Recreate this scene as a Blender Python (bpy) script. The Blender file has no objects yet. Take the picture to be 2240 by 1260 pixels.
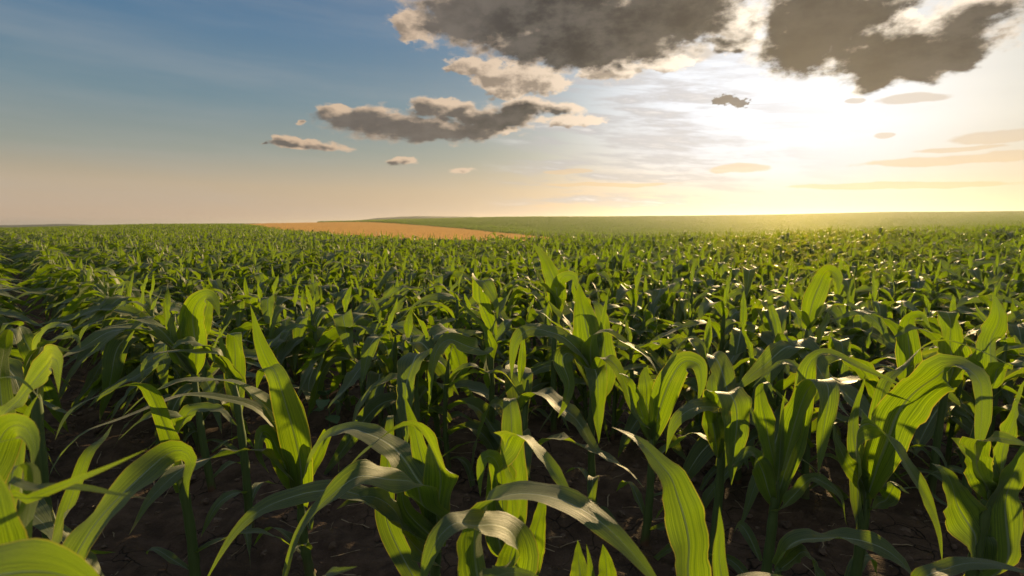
import bpy, math, random
import numpy as np
from mathutils import Vector

R = math.radians
rng = np.random.default_rng(11)
random.seed(11)
scene = bpy.context.scene
COL = scene.collection

# ------------------------------------------------------------------ camera
H = 1.35                                   # eye height above the soil
F = 20.0 / 36.0 * 2240                     # focal length in photo pixels
PITCH = math.atan((630 - 492) / F)
cp, sp_ = math.cos(PITCH), math.sin(PITCH)
cam_d = bpy.data.cameras.new("camera")
cam = bpy.data.objects.new("camera", cam_d)
COL.objects.link(cam)
cam.location = (0, 0, H)
cam.rotation_euler = (R(90) - PITCH, 0, 0)
cam_d.lens = 20
cam_d.sensor_width = 36
cam_d.clip_start = 0.02
cam_d.clip_end = 30000
cam_d.dof.use_dof = True
cam_d.dof.focus_distance = 2.0
cam_d.dof.aperture_fstop = 5.6
scene.camera = cam


def ray(px, py):
    x, z = (px - 1120) / F, (630 - py) / F
    return np.array([x, cp + z * sp_, z * cp - sp_])


def at(px, py, Y):
    d = ray(px, py)
    return np.array([0, 0, H]) + d * (Y / d[1])


def azel(px, py):
    d = ray(px, py)
    d = d / np.linalg.norm(d)
    return math.degrees(math.atan2(d[0], d[1])), math.degrees(math.asin(d[2]))


SUN_AZ, SUN_EL = azel(1745, 218)

# ------------------------------------------------------------------ helpers


def tag(o, label=None, cat=None, group=None, kind=None):
    if label: o["label"] = label
    if cat: o["category"] = cat
    if group: o["group"] = group
    if kind: o["kind"] = kind
    return o


def mesh_from(name, V, Fc, mats, UV=None, lr=None, midx=None, smooth=True):
    """V (n,3); Fc (m,4) ints (last -1 for a triangle is not used here); UV per vertex."""
    me = bpy.data.meshes.new(name)
    V = np.asarray(V, dtype=np.float32)
    Fc = np.asarray(Fc, dtype=np.int32)
    k = Fc.shape[1]
    me.vertices.add(len(V)); me.vertices.foreach_set("co", V.ravel())
    me.loops.add(Fc.size); me.loops.foreach_set("vertex_index", Fc.ravel())
    me.polygons.add(len(Fc))
    me.polygons.foreach_set("loop_start", np.arange(0, Fc.size, k, dtype=np.int32))
    me.polygons.foreach_set("loop_total", np.full(len(Fc), k, dtype=np.int32))
    me.polygons.foreach_set("use_smooth", np.full(len(Fc), smooth, dtype=bool))
    for m in mats: me.materials.append(m)
    if midx is not None:
        me.polygons.foreach_set("material_index", np.asarray(midx, dtype=np.int32))
    me.update(calc_edges=True)
    if UV is not None:
        ul = me.uv_layers.new(name="UVMap")
        ul.data.foreach_set("uv", np.asarray(UV, dtype=np.float32)[Fc.ravel()].ravel())
    if lr is not None:
        a = me.attributes.new("lr", "FLOAT", "POINT")
        a.data.foreach_set("value", np.asarray(lr, dtype=np.float32))
    return me


def obj(name, me, parent=None):
    o = bpy.data.objects.new(name, me)
    COL.objects.link(o)
    if parent: o.parent = parent
    return o


def norm(a):
    return a / np.maximum(np.linalg.norm(a, axis=-1, keepdims=True), 1e-9)


class NT:
    """short-hand for building node trees"""
    def __init__(s, tree): s.t = tree

    def n(s, typ, **kw):
        nd = s.t.nodes.new(typ)
        for k, v in kw.items():
            if k.startswith("i_"):
                nd.inputs[k[2:]].default_value = v
            else:
                setattr(nd, k, v)
        return nd

    def put(s, sock, v):
        if isinstance(v, bpy.types.NodeSocket): s.t.links.new(v, sock)
        elif v is not None:
            if isinstance(v, (tuple, list)) and len(v) == 3 and sock.type == "RGBA": v = (*v, 1)
            sock.default_value = v

    def m(s, op, a, b=None, c=None, clamp=False):
        nd = s.n("ShaderNodeMath", operation=op, use_clamp=clamp)
        for i, v in enumerate((a, b, c)): s.put(nd.inputs[i], v)
        return nd.outputs[0]

    def v(s, op, a, b=None, out=0):
        nd = s.n("ShaderNodeVectorMath", operation=op)
        s.put(nd.inputs[0], a)
        if b is not None: s.put(nd.inputs[1], b)
        return nd.outputs[out]

    def ss(s, x, lo, hi, a=0.0, b=1.0):
        nd = s.n("ShaderNodeMapRange", interpolation_type="SMOOTHSTEP")
        s.put(nd.inputs[0], x)
        for i, v in enumerate((lo, hi, a, b)): s.put(nd.inputs[i + 1], v)
        return nd.outputs[0]

    def lin(s, x, lo, hi, a=0.0, b=1.0):
        nd = s.n("ShaderNodeMapRange", interpolation_type="LINEAR")
        s.put(nd.inputs[0], x)
        for i, v in enumerate((lo, hi, a, b)): s.put(nd.inputs[i + 1], v)
        return nd.outputs[0]

    def mix(s, f, a, b, mode="MIX"):
        nd = s.n("ShaderNodeMix", data_type="RGBA", blend_type=mode, clamp_factor=True)
        s.put(nd.inputs[0], f); s.put(nd.inputs[6], a); s.put(nd.inputs[7], b)
        return nd.outputs[2]

    def noise(s, vec, scale, detail=4, rough=0.5, out=0, lac=2.0, dist=0.0):
        nd = s.n("ShaderNodeTexNoise")
        if vec is not None: s.put(nd.inputs["Vector"], vec)
        nd.inputs["Scale"].default_value = scale
        nd.inputs["Detail"].default_value = detail
        nd.inputs["Roughness"].default_value = rough
        nd.inputs["Lacunarity"].default_value = lac
        nd.inputs["Distortion"].default_value = dist
        return nd.outputs[out]

    def xyz(s, x, y, z=0.0):
        nd = s.n("ShaderNodeCombineXYZ")
        for i, v in enumerate((x, y, z)): s.put(nd.inputs[i], v)
        return nd.outputs[0]

    def sep(s, v):
        nd = s.n("ShaderNodeSeparateXYZ"); s.put(nd.inputs[0], v)
        return nd.outputs


def new_mat(name):
    m = bpy.data.materials.new(name)
    m.use_nodes = True
    m.node_tree.nodes.clear()
    t = NT(m.node_tree)
    out = t.n("ShaderNodeOutputMaterial")
    return m, t, out


# ------------------------------------------------------------------ materials
def leaf_material():
    m, t, out = new_mat("corn_leaf")
    uv = t.sep(t.n("ShaderNodeUVMap", uv_map="UVMap").outputs[0])
    u, v = uv[0], uv[1]
    a = t.m("ABSOLUTE", t.m("MULTIPLY_ADD", u, 2.0, -1.0))
    at_ = t.n("ShaderNodeAttribute", attribute_name="lr").outputs["Fac"]
    oi = t.n("ShaderNodeObjectInfo").outputs["Random"]
    rnd = t.m("FRACT", t.m("ADD", at_, oi))
    rnd2 = t.m("FRACT", t.m("MULTIPLY", rnd, 7.31))
    # parallel veins
    veins = t.noise(t.xyz(t.m("MULTIPLY", u, 42.0), t.m("MULTIPLY", v, 1.2), t.m("MULTIPLY", rnd, 50.0)), 1.0, 2, 0.6)
    fine = t.m("MULTIPLY_ADD", t.m("SINE", t.m("MULTIPLY", u, 130.0)), 0.5, 0.5)
    stripe = t.m("ADD", t.m("MULTIPLY", t.ss(veins, 0.32, 0.68), 0.7), t.m("MULTIPLY", fine, 0.3))
    blot = t.noise(t.xyz(t.m("MULTIPLY", u, 2.5), t.m("MULTIPLY", v, 7.0), t.m("MULTIPLY", rnd, 90.0)), 1.0, 4, 0.55)
    ribw = t.m("MULTIPLY_ADD", t.m("SUBTRACT", 1.0, v), 0.080, 0.014)
    rib = t.m("SUBTRACT", 1.0, t.ss(t.m("DIVIDE", a, ribw), 0.55, 1.15))
    edge = t.ss(a, 0.945, 0.985)
    geo = t.n("ShaderNodeNewGeometry")
    back = geo.outputs["Backfacing"]
    dark = t.mix(rnd, (0.032, 0.058, 0.024), (0.050, 0.084, 0.028))
    lite = t.mix(rnd, (0.060, 0.100, 0.036), (0.090, 0.135, 0.038))
    c = t.mix(stripe, dark, lite)
    c = t.mix(t.m("MULTIPLY", blot, 0.55), c, (0.055, 0.105, 0.022))
    c = t.mix(t.m("MULTIPLY", back, 0.35), c, (0.085, 0.15, 0.06))
    c = t.mix(t.m("MULTIPLY", rib, 0.62), c, (0.36, 0.44, 0.27))
    c = t.mix(t.m("MULTIPLY", edge, 0.35), c, (0.26, 0.28, 0.10))
    # dry tips and specks
    tipn = t.m("ADD", v, t.m("MULTIPLY_ADD", blot, 0.10, -0.05))
    tip = t.m("MULTIPLY", t.ss(tipn, 0.955, 0.985), t.ss(rnd2, 0.35, 0.5))
    speck = t.ss(t.noise(t.xyz(t.m("MULTIPLY", u, 9.0), t.m("MULTIPLY", v, 60.0), t.m("MULTIPLY", rnd, 33.0)), 1.0, 1, 0.5), 0.765, 0.80)
    marg = t.m("MULTIPLY", t.ss(a, 0.80, 0.97), t.ss(t.noise(t.xyz(t.m("MULTIPLY", u, 1.5), t.m("MULTIPLY", v, 16.0), t.m("MULTIPLY", rnd, 71.0)), 1.0, 4, 0.6), 0.60, 0.68))
    tip = t.m("MAXIMUM", tip, t.m("MULTIPLY", marg, 0.8))
    dry = t.m("MAXIMUM", tip, t.m("MULTIPLY", speck, 0.5))
    c = t.mix(dry, c, (0.30, 0.21, 0.09))
    tr = t.mix(stripe, (0.100, 0.215, 0.002), (0.48, 0.72, 0.006))
    tr = t.mix(t.m("MULTIPLY", blot, 0.4), tr, (0.30, 0.48, 0.006))
    tr = t.mix(t.m("MULTIPLY", rib, 0.6), tr, (0.20, 0.30, 0.03))
    tr = t.mix(t.m("MULTIPLY", edge, 0.8), tr, (0.70, 0.55, 0.06))
    bump = t.n("ShaderNodeBump", i_Strength=0.5, i_Distance=0.002)
    hgt = t.m("ADD", t.m("MULTIPLY", stripe, 0.6), t.m("ADD", t.m("MULTIPLY", blot, 1.4), t.m("MULTIPLY", rib, -1.3)))
    t.put(bump.inputs["Height"], hgt)
    pb = t.n("ShaderNodeBsdfPrincipled")
    t.put(pb.inputs["Base Color"], c)
    t.put(pb.inputs["Roughness"], t.m("MULTIPLY_ADD", blot, 0.26, 0.40))
    pb.inputs["Specular IOR Level"].default_value = 0.6
    pb.inputs["Sheen Weight"].default_value = 0.35
    pb.inputs["Sheen Roughness"].default_value = 0.45
    pb.inputs["Sheen Tint"].default_value = (1.0, 0.95, 0.82, 1)
    t.put(pb.inputs["Normal"], bump.outputs[0])
    tb = t.n("ShaderNodeBsdfTranslucent")
    t.put(tb.inputs["Color"], tr)
    t.put(tb.inputs["Normal"], bump.outputs[0])
    fw = t.n("ShaderNodeBsdfRefraction", distribution="GGX")
    t.put(fw.inputs["Color"], t.mix(stripe, (0.50, 0.44, 0.01), (0.85, 0.76, 0.03)))
    fw.inputs["Roughness"].default_value = 0.62
    fw.inputs["IOR"].default_value = 1.06
    t.put(fw.inputs["Normal"], bump.outputs[0])
    m2 = t.n("ShaderNodeMixShader"); m2.inputs[0].default_value = 0.28
    t.put(m2.inputs[1], tb.outputs[0]); t.put(m2.inputs[2], fw.outputs[0]); tb = m2
    mx = t.n("ShaderNodeMixShader")
    t.put(mx.inputs[0], t.m("MULTIPLY_ADD", rib, -0.2, 0.46))
    t.put(mx.inputs[1], pb.outputs[0]); t.put(mx.inputs[2], tb.outputs[0])
    t.put(out.inputs[0], mx.outputs[0])
    return m


def stalk_material():
    m, t, out = new_mat("corn_stalk")
    co = t.n("ShaderNodeTexCoord").outputs["Object"]
    s = t.sep(co)
    n1 = t.noise(t.v("MULTIPLY", co, (160, 160, 6)), 1.0, 3, 0.6)
    n2 = t.noise(co, 14, 3, 0.5)
    c = t.mix(n1, (0.045, 0.085, 0.02), (0.12, 0.17, 0.05))
    c = t.mix(t.m("MULTIPLY", t.ss(s[2], 0.12, 0.0), t.ss(n2, 0.35, 0.65)), c, (0.14, 0.075, 0.045))
    pb = t.n("ShaderNodeBsdfPrincipled")
    t.put(pb.inputs["Base Color"], c)
    pb.inputs["Roughness"].default_value = 0.5
    b = t.n("ShaderNodeBump", i_Strength=0.35, i_Distance=0.002)
    t.put(b.inputs["Height"], n1); t.put(pb.inputs["Normal"], b.outputs[0])
    t.put(out.inputs[0], pb.outputs[0])
    return m


def soil_material():
    m, t, out = new_mat("brown_soil")
    pos = t.n("ShaderNodeNewGeometry").outputs["Position"]
    big = t.noise(pos, 1.1, 5, 0.6)
    mid = t.noise(pos, 9.0, 6, 0.65)
    fine = t.noise(pos, 70.0, 5, 0.7)
    warp = t.v("ADD", pos, t.v("MULTIPLY", t.noise(pos, 6.0, 3, 0.5, out=1), (0.14, 0.14, 0.14)))
    vor = t.n("ShaderNodeTexVoronoi", feature="DISTANCE_TO_EDGE")
    t.put(vor.inputs["Vector"], warp); vor.inputs["Scale"].default_value = 9.0
    crk = t.m("SUBTRACT", 1.0, t.ss(vor.outputs["Distance"], 0.0, 0.035))
    crk = t.m("MULTIPLY", crk, t.ss(t.noise(pos, 2.3, 2, 0.5), 0.45, 0.6))
    c = t.mix(t.ss(mid, 0.3, 0.7), (0.062, 0.038, 0.026), (0.205, 0.130, 0.086))
    c = t.mix(t.m("MULTIPLY", big, 0.6), c, (0.120, 0.072, 0.048))
    c = t.mix(t.m("MULTIPLY", t.ss(fine, 0.62, 0.75), 0.5), c, (0.22, 0.16, 0.11))
    c = t.mix(t.m("MULTIPLY", crk, 0.85), c, (0.012, 0.008, 0.006))
    d = t.v("LENGTH", pos, out=1)
    farc = t.mix(t.noise(pos, 0.004, 2, 0.5), (0.06, 0.09, 0.03), (0.14, 0.11, 0.05))
    c = t.mix(t.ss(d, 450, 700), c, farc)
    pb = t.n("ShaderNodeBsdfPrincipled")
    t.put(pb.inputs["Base Color"], c)
    pb.inputs["Roughness"].default_value = 0.93
    pb.inputs["Specular IOR Level"].default_value = 0.25
    h = t.m("ADD", t.m("MULTIPLY", mid, 1.0), t.m("ADD", t.m("MULTIPLY", fine, 0.35), t.m("MULTIPLY", crk, -0.5)))
    b = t.n("ShaderNodeBump", i_Strength=1.0, i_Distance=0.09)
    t.put(b.inputs["Height"], h); t.put(pb.inputs["Normal"], b.outputs[0])
    t.put(out.inputs[0], pb.outputs[0])
    return m


def plain_material(name, c1, c2, scale, rough=0.8, transl=0.0):
    m, t, out = new_mat(name)
    pos = t.n("ShaderNodeNewGeometry").outputs["Position"]
    rnd = t.n("ShaderNodeObjectInfo").outputs["Random"]
    f = t.m("FRACT", t.m("ADD", t.noise(pos, scale, 5, 0.6), t.m("MULTIPLY", rnd, 0.3)))
    c = t.mix(f, c1, c2)
    pb = t.n("ShaderNodeBsdfPrincipled")
    t.put(pb.inputs["Base Color"], c)
    pb.inputs["Roughness"].default_value = rough
    sh = pb.outputs[0]
    if transl:
        tb = t.n("ShaderNodeBsdfTranslucent"); t.put(tb.inputs["Color"], c)
        mx = t.n("ShaderNodeMixShader"); mx.inputs[0].default_value = transl
        t.put(mx.inputs[1], sh); t.put(mx.inputs[2], tb.outputs[0]); sh = mx.outputs[0]
    t.put(out.inputs[0], sh)
    return m


M_LEAF = leaf_material()
M_STALK = stalk_material()
M_SOIL = soil_material()
M_WHEAT = plain_material("ripe_wheat", (0.60, 0.36, 0.13), (0.75, 0.50, 0.21), 0.3, 0.75, 0.35)
M_STRAW = plain_material("dry_straw", (0.20, 0.14, 0.08), (0.42, 0.32, 0.20), 9.0, 0.8)
M_CLOD = plain_material("soil_clod", (0.065, 0.042, 0.029), (0.15, 0.10, 0.07), 40.0, 0.95)
M_HILL = plain_material("wooded_hill", (0.035, 0.060, 0.03), (0.08, 0.09, 0.04), 0.006, 0.9)
M_WEED = plain_material("weed_leaf", (0.06, 0.12, 0.05), (0.10, 0.17, 0.07), 30.0, 0.5, 0.3)

# ------------------------------------------------------------------ terrain
PXK = np.array([0, 350, 540, 600, 740, 900, 1100, 1200, 1500, 1970, 2240.])
TK = (PXK - 1120) / F
YK = np.array([0, 8, 22, 45, 60, 100, 160, 300, 420, 700, 1500, 9000.])
ZK = np.array([
    #  0     8     22     45     60     100    160    300    420   700  1500  9000
    [0.0, 0.0, 0.00, -0.05, -0.10, -0.22, -0.36, -1.2, -3.0, -6.0, -6.0, -6.0],
    [0.0, 0.0, 0.00, 0.06, 0.12, 0.42, 0.74, -0.2, -2.5, -6.0, -6.0, -6.0],
    [0.0, 0.0, 0.00, 0.06, 0.12, 0.40, 0.74, 1.2, -1.0, -6.0, -6.0, -6.0],
    [0.0, 0.0, 0.00, 0.04, 0.08, 0.32, 0.75, 1.65, 1.0, -5.0, -6.0, -6.0],
    [0.0, 0.0, 0.00, -0.02, 0.00, 0.10, 0.75, 2.2, 3.0, -3.0, -6.0, -6.0],
    [0.0, 0.0, 0.02, -0.22, -0.28, -0.22, 0.24, 3.0, 4.7, -1.0, -6.0, -6.0],
    [0.0, 0.0, 0.04, -0.40, -0.55, -0.62, -0.22, 3.2, 6.2, 0.0, -6.0, -6.0],
    [0.0, 0.0, 0.05, -0.45, -0.72, -1.05, -0.50, 3.0, 6.4, 0.0, -6.0, -6.0],
    [0.0, 0.0, 0.12, -0.42, -0.75, -1.15, -0.80, 2.7, 6.9, 0.0, -6.0, -6.0],
    [0.0, 0.0, 0.30, 0.00, -0.15, -0.15, 0.50, 4.8, 9.6, 2.0, -6.0, -6.0],
    [0.0, 0.0, 0.44, 0.30, 0.32, 0.65, 1.60, 6.0, 10.2, 3.0, -6.0, -6.0]])


def smooth_interp_rows(Yq, idx):
    k = np.clip(np.searchsorted(YK, Yq, side="right") - 1, 0, len(YK) - 2)
    h = YK[k + 1] - YK[k]
    f = np.clip((Yq - YK[k]) / h, 0, 1)
    # monotone-ish cubic (Catmull-Rom slopes on uneven knots, limited)
    sl = SLOPES[idx]
    z0, z1 = ZK[idx, k], ZK[idx, k + 1]
    m0, m1 = sl[k] * h if sl.ndim == 1 else sl[np.arange(len(k)), k] * h, sl[k + 1] * h if sl.ndim == 1 else sl[np.arange(len(k)), k + 1] * h
    return z0 * (2 * f**3 - 3 * f**2 + 1) + m0 * (f**3 - 2 * f**2 + f) + z1 * (-2 * f**3 + 3 * f**2) + m1 * (f**3 - f**2)


def pchip_slopes(z):
    d = np.diff(z) / np.diff(YK)
    s = np.zeros(len(z))
    for i in range(1, len(z) - 1):
        if d[i - 1] * d[i] > 0:
            s[i] = 2 * d[i - 1] * d[i] / (d[i - 1] + d[i])
    return s


SLOPES = np.array([pchip_slopes(z) for z in ZK])


def ground_z(x, y):
    x = np.atleast_1d(np.asarray(x, float)); y = np.atleast_1d(np.asarray(y, float))
    r = np.hypot(x, y)
    az = np.arctan2(x, y)
    lim = R(43)
    aa = np.abs(az)
    azc = np.where(aa > lim, np.sign(az) * lim * (math.pi - aa) / (math.pi - lim), az)
    Y = r * np.cos(azc)
    t = np.tan(azc)
    k = np.clip(np.searchsorted(TK, t) - 1, 0, len(TK) - 2)
    f = np.clip((t - TK[k]) / (TK[k + 1] - TK[k]), 0, 1)
    f = f * f * (3 - 2 * f) * 0.5 + f * 0.5
    return smooth_interp_rows(Y, k) * (1 - f) + smooth_interp_rows(Y, k + 1) * f


def build_ground():
    rings = np.concatenate([[0.0], np.geomspace(0.2, 8000, 330)])
    na = 480
    azs = np.linspace(0, 2 * math.pi, na, endpoint=False)
    Rr, A = np.meshgrid(rings[1:], azs, indexing="ij")
    X, Y = Rr * np.sin(A), Rr * np.cos(A)
    Z = ground_z(X.ravel(), Y.ravel()).reshape(X.shape)
    # uneven tilled soil close to the camera
    amp = np.clip(1 - Rr / 30, 0, 1) * 0.016
    Z = Z + amp * (np.sin(X * 9.1 + 1.3 * np.sin(Y * 5)) + np.sin(Y * 12.7 + X * 4 + 0.6) + np.sin((X + Y) * 21))
    V = np.concatenate([[[0, 0, 0]], np.stack([X.ravel(), Y.ravel(), Z.ravel()], 1)])
    nr = len(rings) - 1
    i = np.arange(nr - 1)[:, None]; j = np.arange(na)[None, :]
    a = 1 + i * na + j; b = 1 + i * na + (j + 1) % na
    Fc = np.stack([a, b, b + na, a + na], -1).reshape(-1, 4)
    me = mesh_from("ground", V, Fc[:, ::-1], [M_SOIL])
    o = obj("ground", me)
    tag(o, kind="structure")
    return o


build_ground()

# ------------------------------------------------------------------ corn leaf / plant builders


def catmull(P, n):
    P = np.asarray(P, float)
    Q = np.vstack([2 * P[0] - P[1], P, 2 * P[-1] - P[-2]])
    d = np.concatenate([[0], np.cumsum(np.linalg.norm(np.diff(P, axis=0), axis=1))])
    s = np.linspace(0, d[-1], n)
    k = np.clip(np.searchsorted(d, s, side="right") - 1, 0, len(P) - 2)
    f = ((s - d[k]) / (d[k + 1] - d[k]))[:, None]
    p0, p1, p2, p3 = Q[k], Q[k + 1], Q[k + 2], Q[k + 3]
    return 0.5 * (2 * p1 + (p2 - p0) * f + (2 * p0 - 5 * p1 + 4 * p2 - p3) * f**2 + (3 * p1 - p0 - 3 * p2 + p3) * f**3), d[-1]


def leaf_profile(s, base=0.5, peak=0.36):
    up = base + (1 - base) * np.sin(np.clip(s / peak, 0, 1) * math.pi / 2)
    q = np.clip((s - peak) / (1 - peak), 0, 1)
    dn = np.power(np.clip(1 - q**1.55, 0, 1), 1.0)
    return np.where(s < peak, up, dn) * 0.985 + 0.015 * (1 - s)


def blade(P, S, w, nu, fold0, fold1, ruf, rk, ph, lr):
    """a leaf blade: centre line P, width directions S, full width w per row"""
    n = len(P)
    T = np.gradient(P, axis=0); T = norm(T)
    S = norm(S - T * np.sum(S * T, axis=1, keepdims=True))
    N = np.cross(S, T)
    s = np.linspace(0, 1, n)
    u = np.linspace(-1, 1, nu + 1)
    fold = (fold0 * np.exp(-s * 5.5) + fold1)[:, None]
    au = np.abs(u)[None, :]
    hw = (w / 2)[:, None]
    wave = np.sin(rk * s[:, None] + ph + np.where(u[None, :] > 0, 1.9, 0.0)) + 0.5 * np.sin(rk * 2.3 * s[:, None] + ph * 2 + np.where(u[None, :] > 0, 0.7, 0.0))
    # narrow crimps along the margin
    wave = wave + 0.25 * au**2 * np.sin(rk * 4.1 * s[:, None] + ph * 3 + u[None, :] * 2.0)
    P = P + N * (0.08 * (w.max()) * np.sin(rk * 0.8 * s + ph))[:, None] * np.clip(s * 3, 0, 1)[:, None]
    env = np.clip(s[:, None] * 4, 0, 1) * np.clip((1 - s[:, None]) * 4, 0, 1)
    across = u[None, :] * hw * np.cos(fold)
    lift = au * hw * np.sin(fold) + ruf * hw * au**1.7 * wave * env
    V = P[:, None, :] + S[:, None, :] * across[..., None] + N[:, None, :] * lift[..., None]
    UV = np.stack([np.broadcast_to(u[None, :] * 0.5 + 0.5, (n, nu + 1)), np.broadcast_to(s[:, None], (n, nu + 1))], -1)
    i = np.arange(n - 1)[:, None]; j = np.arange(nu)[None, :]
    a = i * (nu + 1) + j
    Fc = np.stack([a, a + 1, a + nu + 2, a + nu + 1], -1).reshape(-1, 4)
    return V.reshape(-1, 3), Fc, UV.reshape(-1, 2), np.full(n * (nu + 1), lr)


def tube(P, rad, k=8):
    P = np.asarray(P, float)
    n = len(P)
    T = norm(np.gradient(P, axis=0))
    ref = np.array([1.0, 0, 0])
    A = norm(np.cross(T, np.cross(ref[None, :].repeat(n, 0), T)))
    B = np.cross(T, A)
    th = np.linspace(0, 2 * math.pi, k, endpoint=False)
    rad = np.asarray(rad)[:, None, None]
    V = P[:, None, :] + rad * (A[:, None, :] * np.cos(th)[None, :, None] + B[:, None, :] * np.sin(th)[None, :, None])
    i = np.arange(n - 1)[:, None]; j = np.arange(k)[None, :]
    a = i * k + j; b = i * k + (j + 1) % k
    Fc = np.stack([a, b, b + k, a + k], -1).reshape(-1, 4)
    UV = np.zeros((n * k, 2))
    return V.reshape(-1, 3), Fc, UV, np.zeros(n * k)


def stalk_geo(base, top, r0=0.017, r1=0.011, k=8, n=22, r=None):
    r = r or np.random.default_rng(1)
    base = np.asarray(base, float); top = np.asarray(top, float)
    s = np.linspace(0, 1, n)
    mid = np.array([r.normal(0, 0.012), r.normal(0, 0.012), 0])
    P = base + (top - base) * s[:, None] + mid * np.sin(s * math.pi)[:, None]
    rad = r0 + (r1 - r0) * s
    nodes = np.array([0.06, 0.18, 0.33, 0.5, 0.67, 0.83])
    for q in nodes:
        rad = rad + 0.0022 * np.exp(-((s - q) / 0.016) ** 2) - 0.0015 * np.clip((s - q) / 0.14, 0, 1) * (s - q < 0.14) * (s > q)
    rad[-3:] *= np.array([0.9, 0.7, 0.4])
    return tube(P, rad, k)


def auto_leaf(r, z0, phi, L, W, th0, th1, bend, sharp, sway, roll, n, nu, base_w=0.5, peak=0.36, ruf=0.23, r_st=0.012):
    s = np.linspace(0, 1, n)
    f = 1 / (1 + np.exp(-(s - bend) * sharp)); f = (f - f[0]) / (f[-1] - f[0])
    th = th0 + (th1 - th0) * f + 0.10 * np.sin(s * r.uniform(5, 9) + r.uniform(0, 6)) * s
    ph = phi + sway * s**1.5
    d = np.stack([np.sin(th) * np.sin(ph), np.sin(th) * np.cos(ph), np.cos(th)], 1)
    st = L / (n - 1)
    P = np.vstack([[0, 0, 0], np.cumsum((d[:-1] + d[1:]) / 2 * st, axis=0)])
    P = P + np.array([math.sin(phi) * r_st * 0.6, math.cos(phi) * r_st * 0.6, z0])
    H0 = np.stack([np.cos(ph), -np.sin(ph), np.zeros(n)], 1)
    N0 = np.cross(H0, d)
    ro = roll * s**1.2
    S = H0 * np.cos(ro)[:, None] + N0 * np.sin(ro)[:, None]
    w = W * leaf_profile(s, base_w, peak)
    return blade(P, S, w, nu, r.uniform(0.7, 1.0), r.uniform(0.04, 0.2), ruf * r.uniform(0.5, 1.4), r.uniform(9, 20), r.uniform(0, 6), r.uniform(0, 1))


def plant_spec(seed):
    """leaf list of one plant; the same list is meshed at any resolution"""
    r = np.random.default_rng(seed)
    phi0 = r.uniform(0, 2 * math.pi)
    hs = r.uniform(0.60, 0.74)
    specs = []
    nl = int(r.integers(9, 12))
    for i in range(nl):
        q = i / (nl - 1)
        phi = phi0 + (i % 2) * math.pi + r.normal(0, 0.35)
        z = 0.05 + q * (hs - 0.06)
        if q < 0.25:
            L, W = r.uniform(0.28, 0.46), r.uniform(0.035, 0.055)
            th0, th1 = r.uniform(0.7, 1.1), r.uniform(2.0, 2.9)
        elif q < 0.82:
            L, W = r.uniform(0.58, 0.88), r.uniform(0.10, 0.145)
            th0, th1 = r.uniform(0.35, 0.9), r.uniform(1.9, 2.9)
        elif q < 0.93:
            L, W = r.uniform(0.48, 0.70), r.uniform(0.09, 0.13)
            th0, th1 = r.uniform(0.3, 0.75), r.uniform(1.8, 2.9)
        else:
            L, W = r.uniform(0.14, 0.30), r.uniform(0.03, 0.055)
            th0, th1 = r.uniform(0.0, 0.14), r.uniform(0.1, 0.5)
        specs.append(dict(z0=z, phi=phi, L=L, W=W, th0=th0, th1=th1, bend=r.uniform(0.12, 0.42), sharp=r.uniform(6, 18),
                          sway=r.normal(0, 0.35), roll=r.normal(0, 0.55) if q > 0.25 else r.normal(0, 0.9), seed=int(r.integers(1 << 30))))
    return hs, specs


def plant_geo(seed, n, nu, kst, skip_low=0):
    hs, specs = plant_spec(seed)
    r = np.random.default_rng(seed + 5)
    parts = [("stalk", stalk_geo((0, 0, -0.04), (r.normal(0, 0.02), r.normal(0, 0.02), hs), 0.0175, 0.0135, kst, 22 if kst > 5 else 5, r))]
    for sp in specs[skip_low:]:
        sp = dict(sp); rr = np.random.default_rng(sp.pop("seed"))
        parts.append(("leaf", auto_leaf(rr, n=n, nu=nu, **sp)))
    return parts


def joined(name, parts, offs=None):
    Vs, Fs, Us, Ls, Ms, o = [], [], [], [], [], 0
    for kind, (V, Fc, UV, lr) in parts:
        Vs.append(V); Fs.append(Fc + o); Us.append(UV); Ls.append(lr)
        Ms.append(np.full(len(Fc), 0 if kind == "leaf" else 1)); o += len(V)
    return mesh_from(name, np.vstack(Vs), np.vstack(Fs), [M_LEAF, M_STALK], np.vstack(Us), np.concatenate(Ls), np.concatenate(Ms))


# ------------------------------------------------------------------ the nearest plants, leaf by leaf
# a leaf: ([(px, py, distance) ...], width in metres, blade facing at base, at tip)
C_ = ("N", (0, -1, 0.25)); U_ = ("N", (0, -0.14, 1.0)); X_ = ("S", (1, 0.15, 0)); X2 = ("S", (1, -0.25, 0))
UL = ("N", (-0.4, -0.35, 0.85)); UR = ("N", (0.4, -0.35, 0.85)); CL = ("N", (-0.4, -0.9, 0.25)); CR = ("N", (0.4, -0.85, 0.35))
CU = ("N", (0, -0.6, 0.8))

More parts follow.
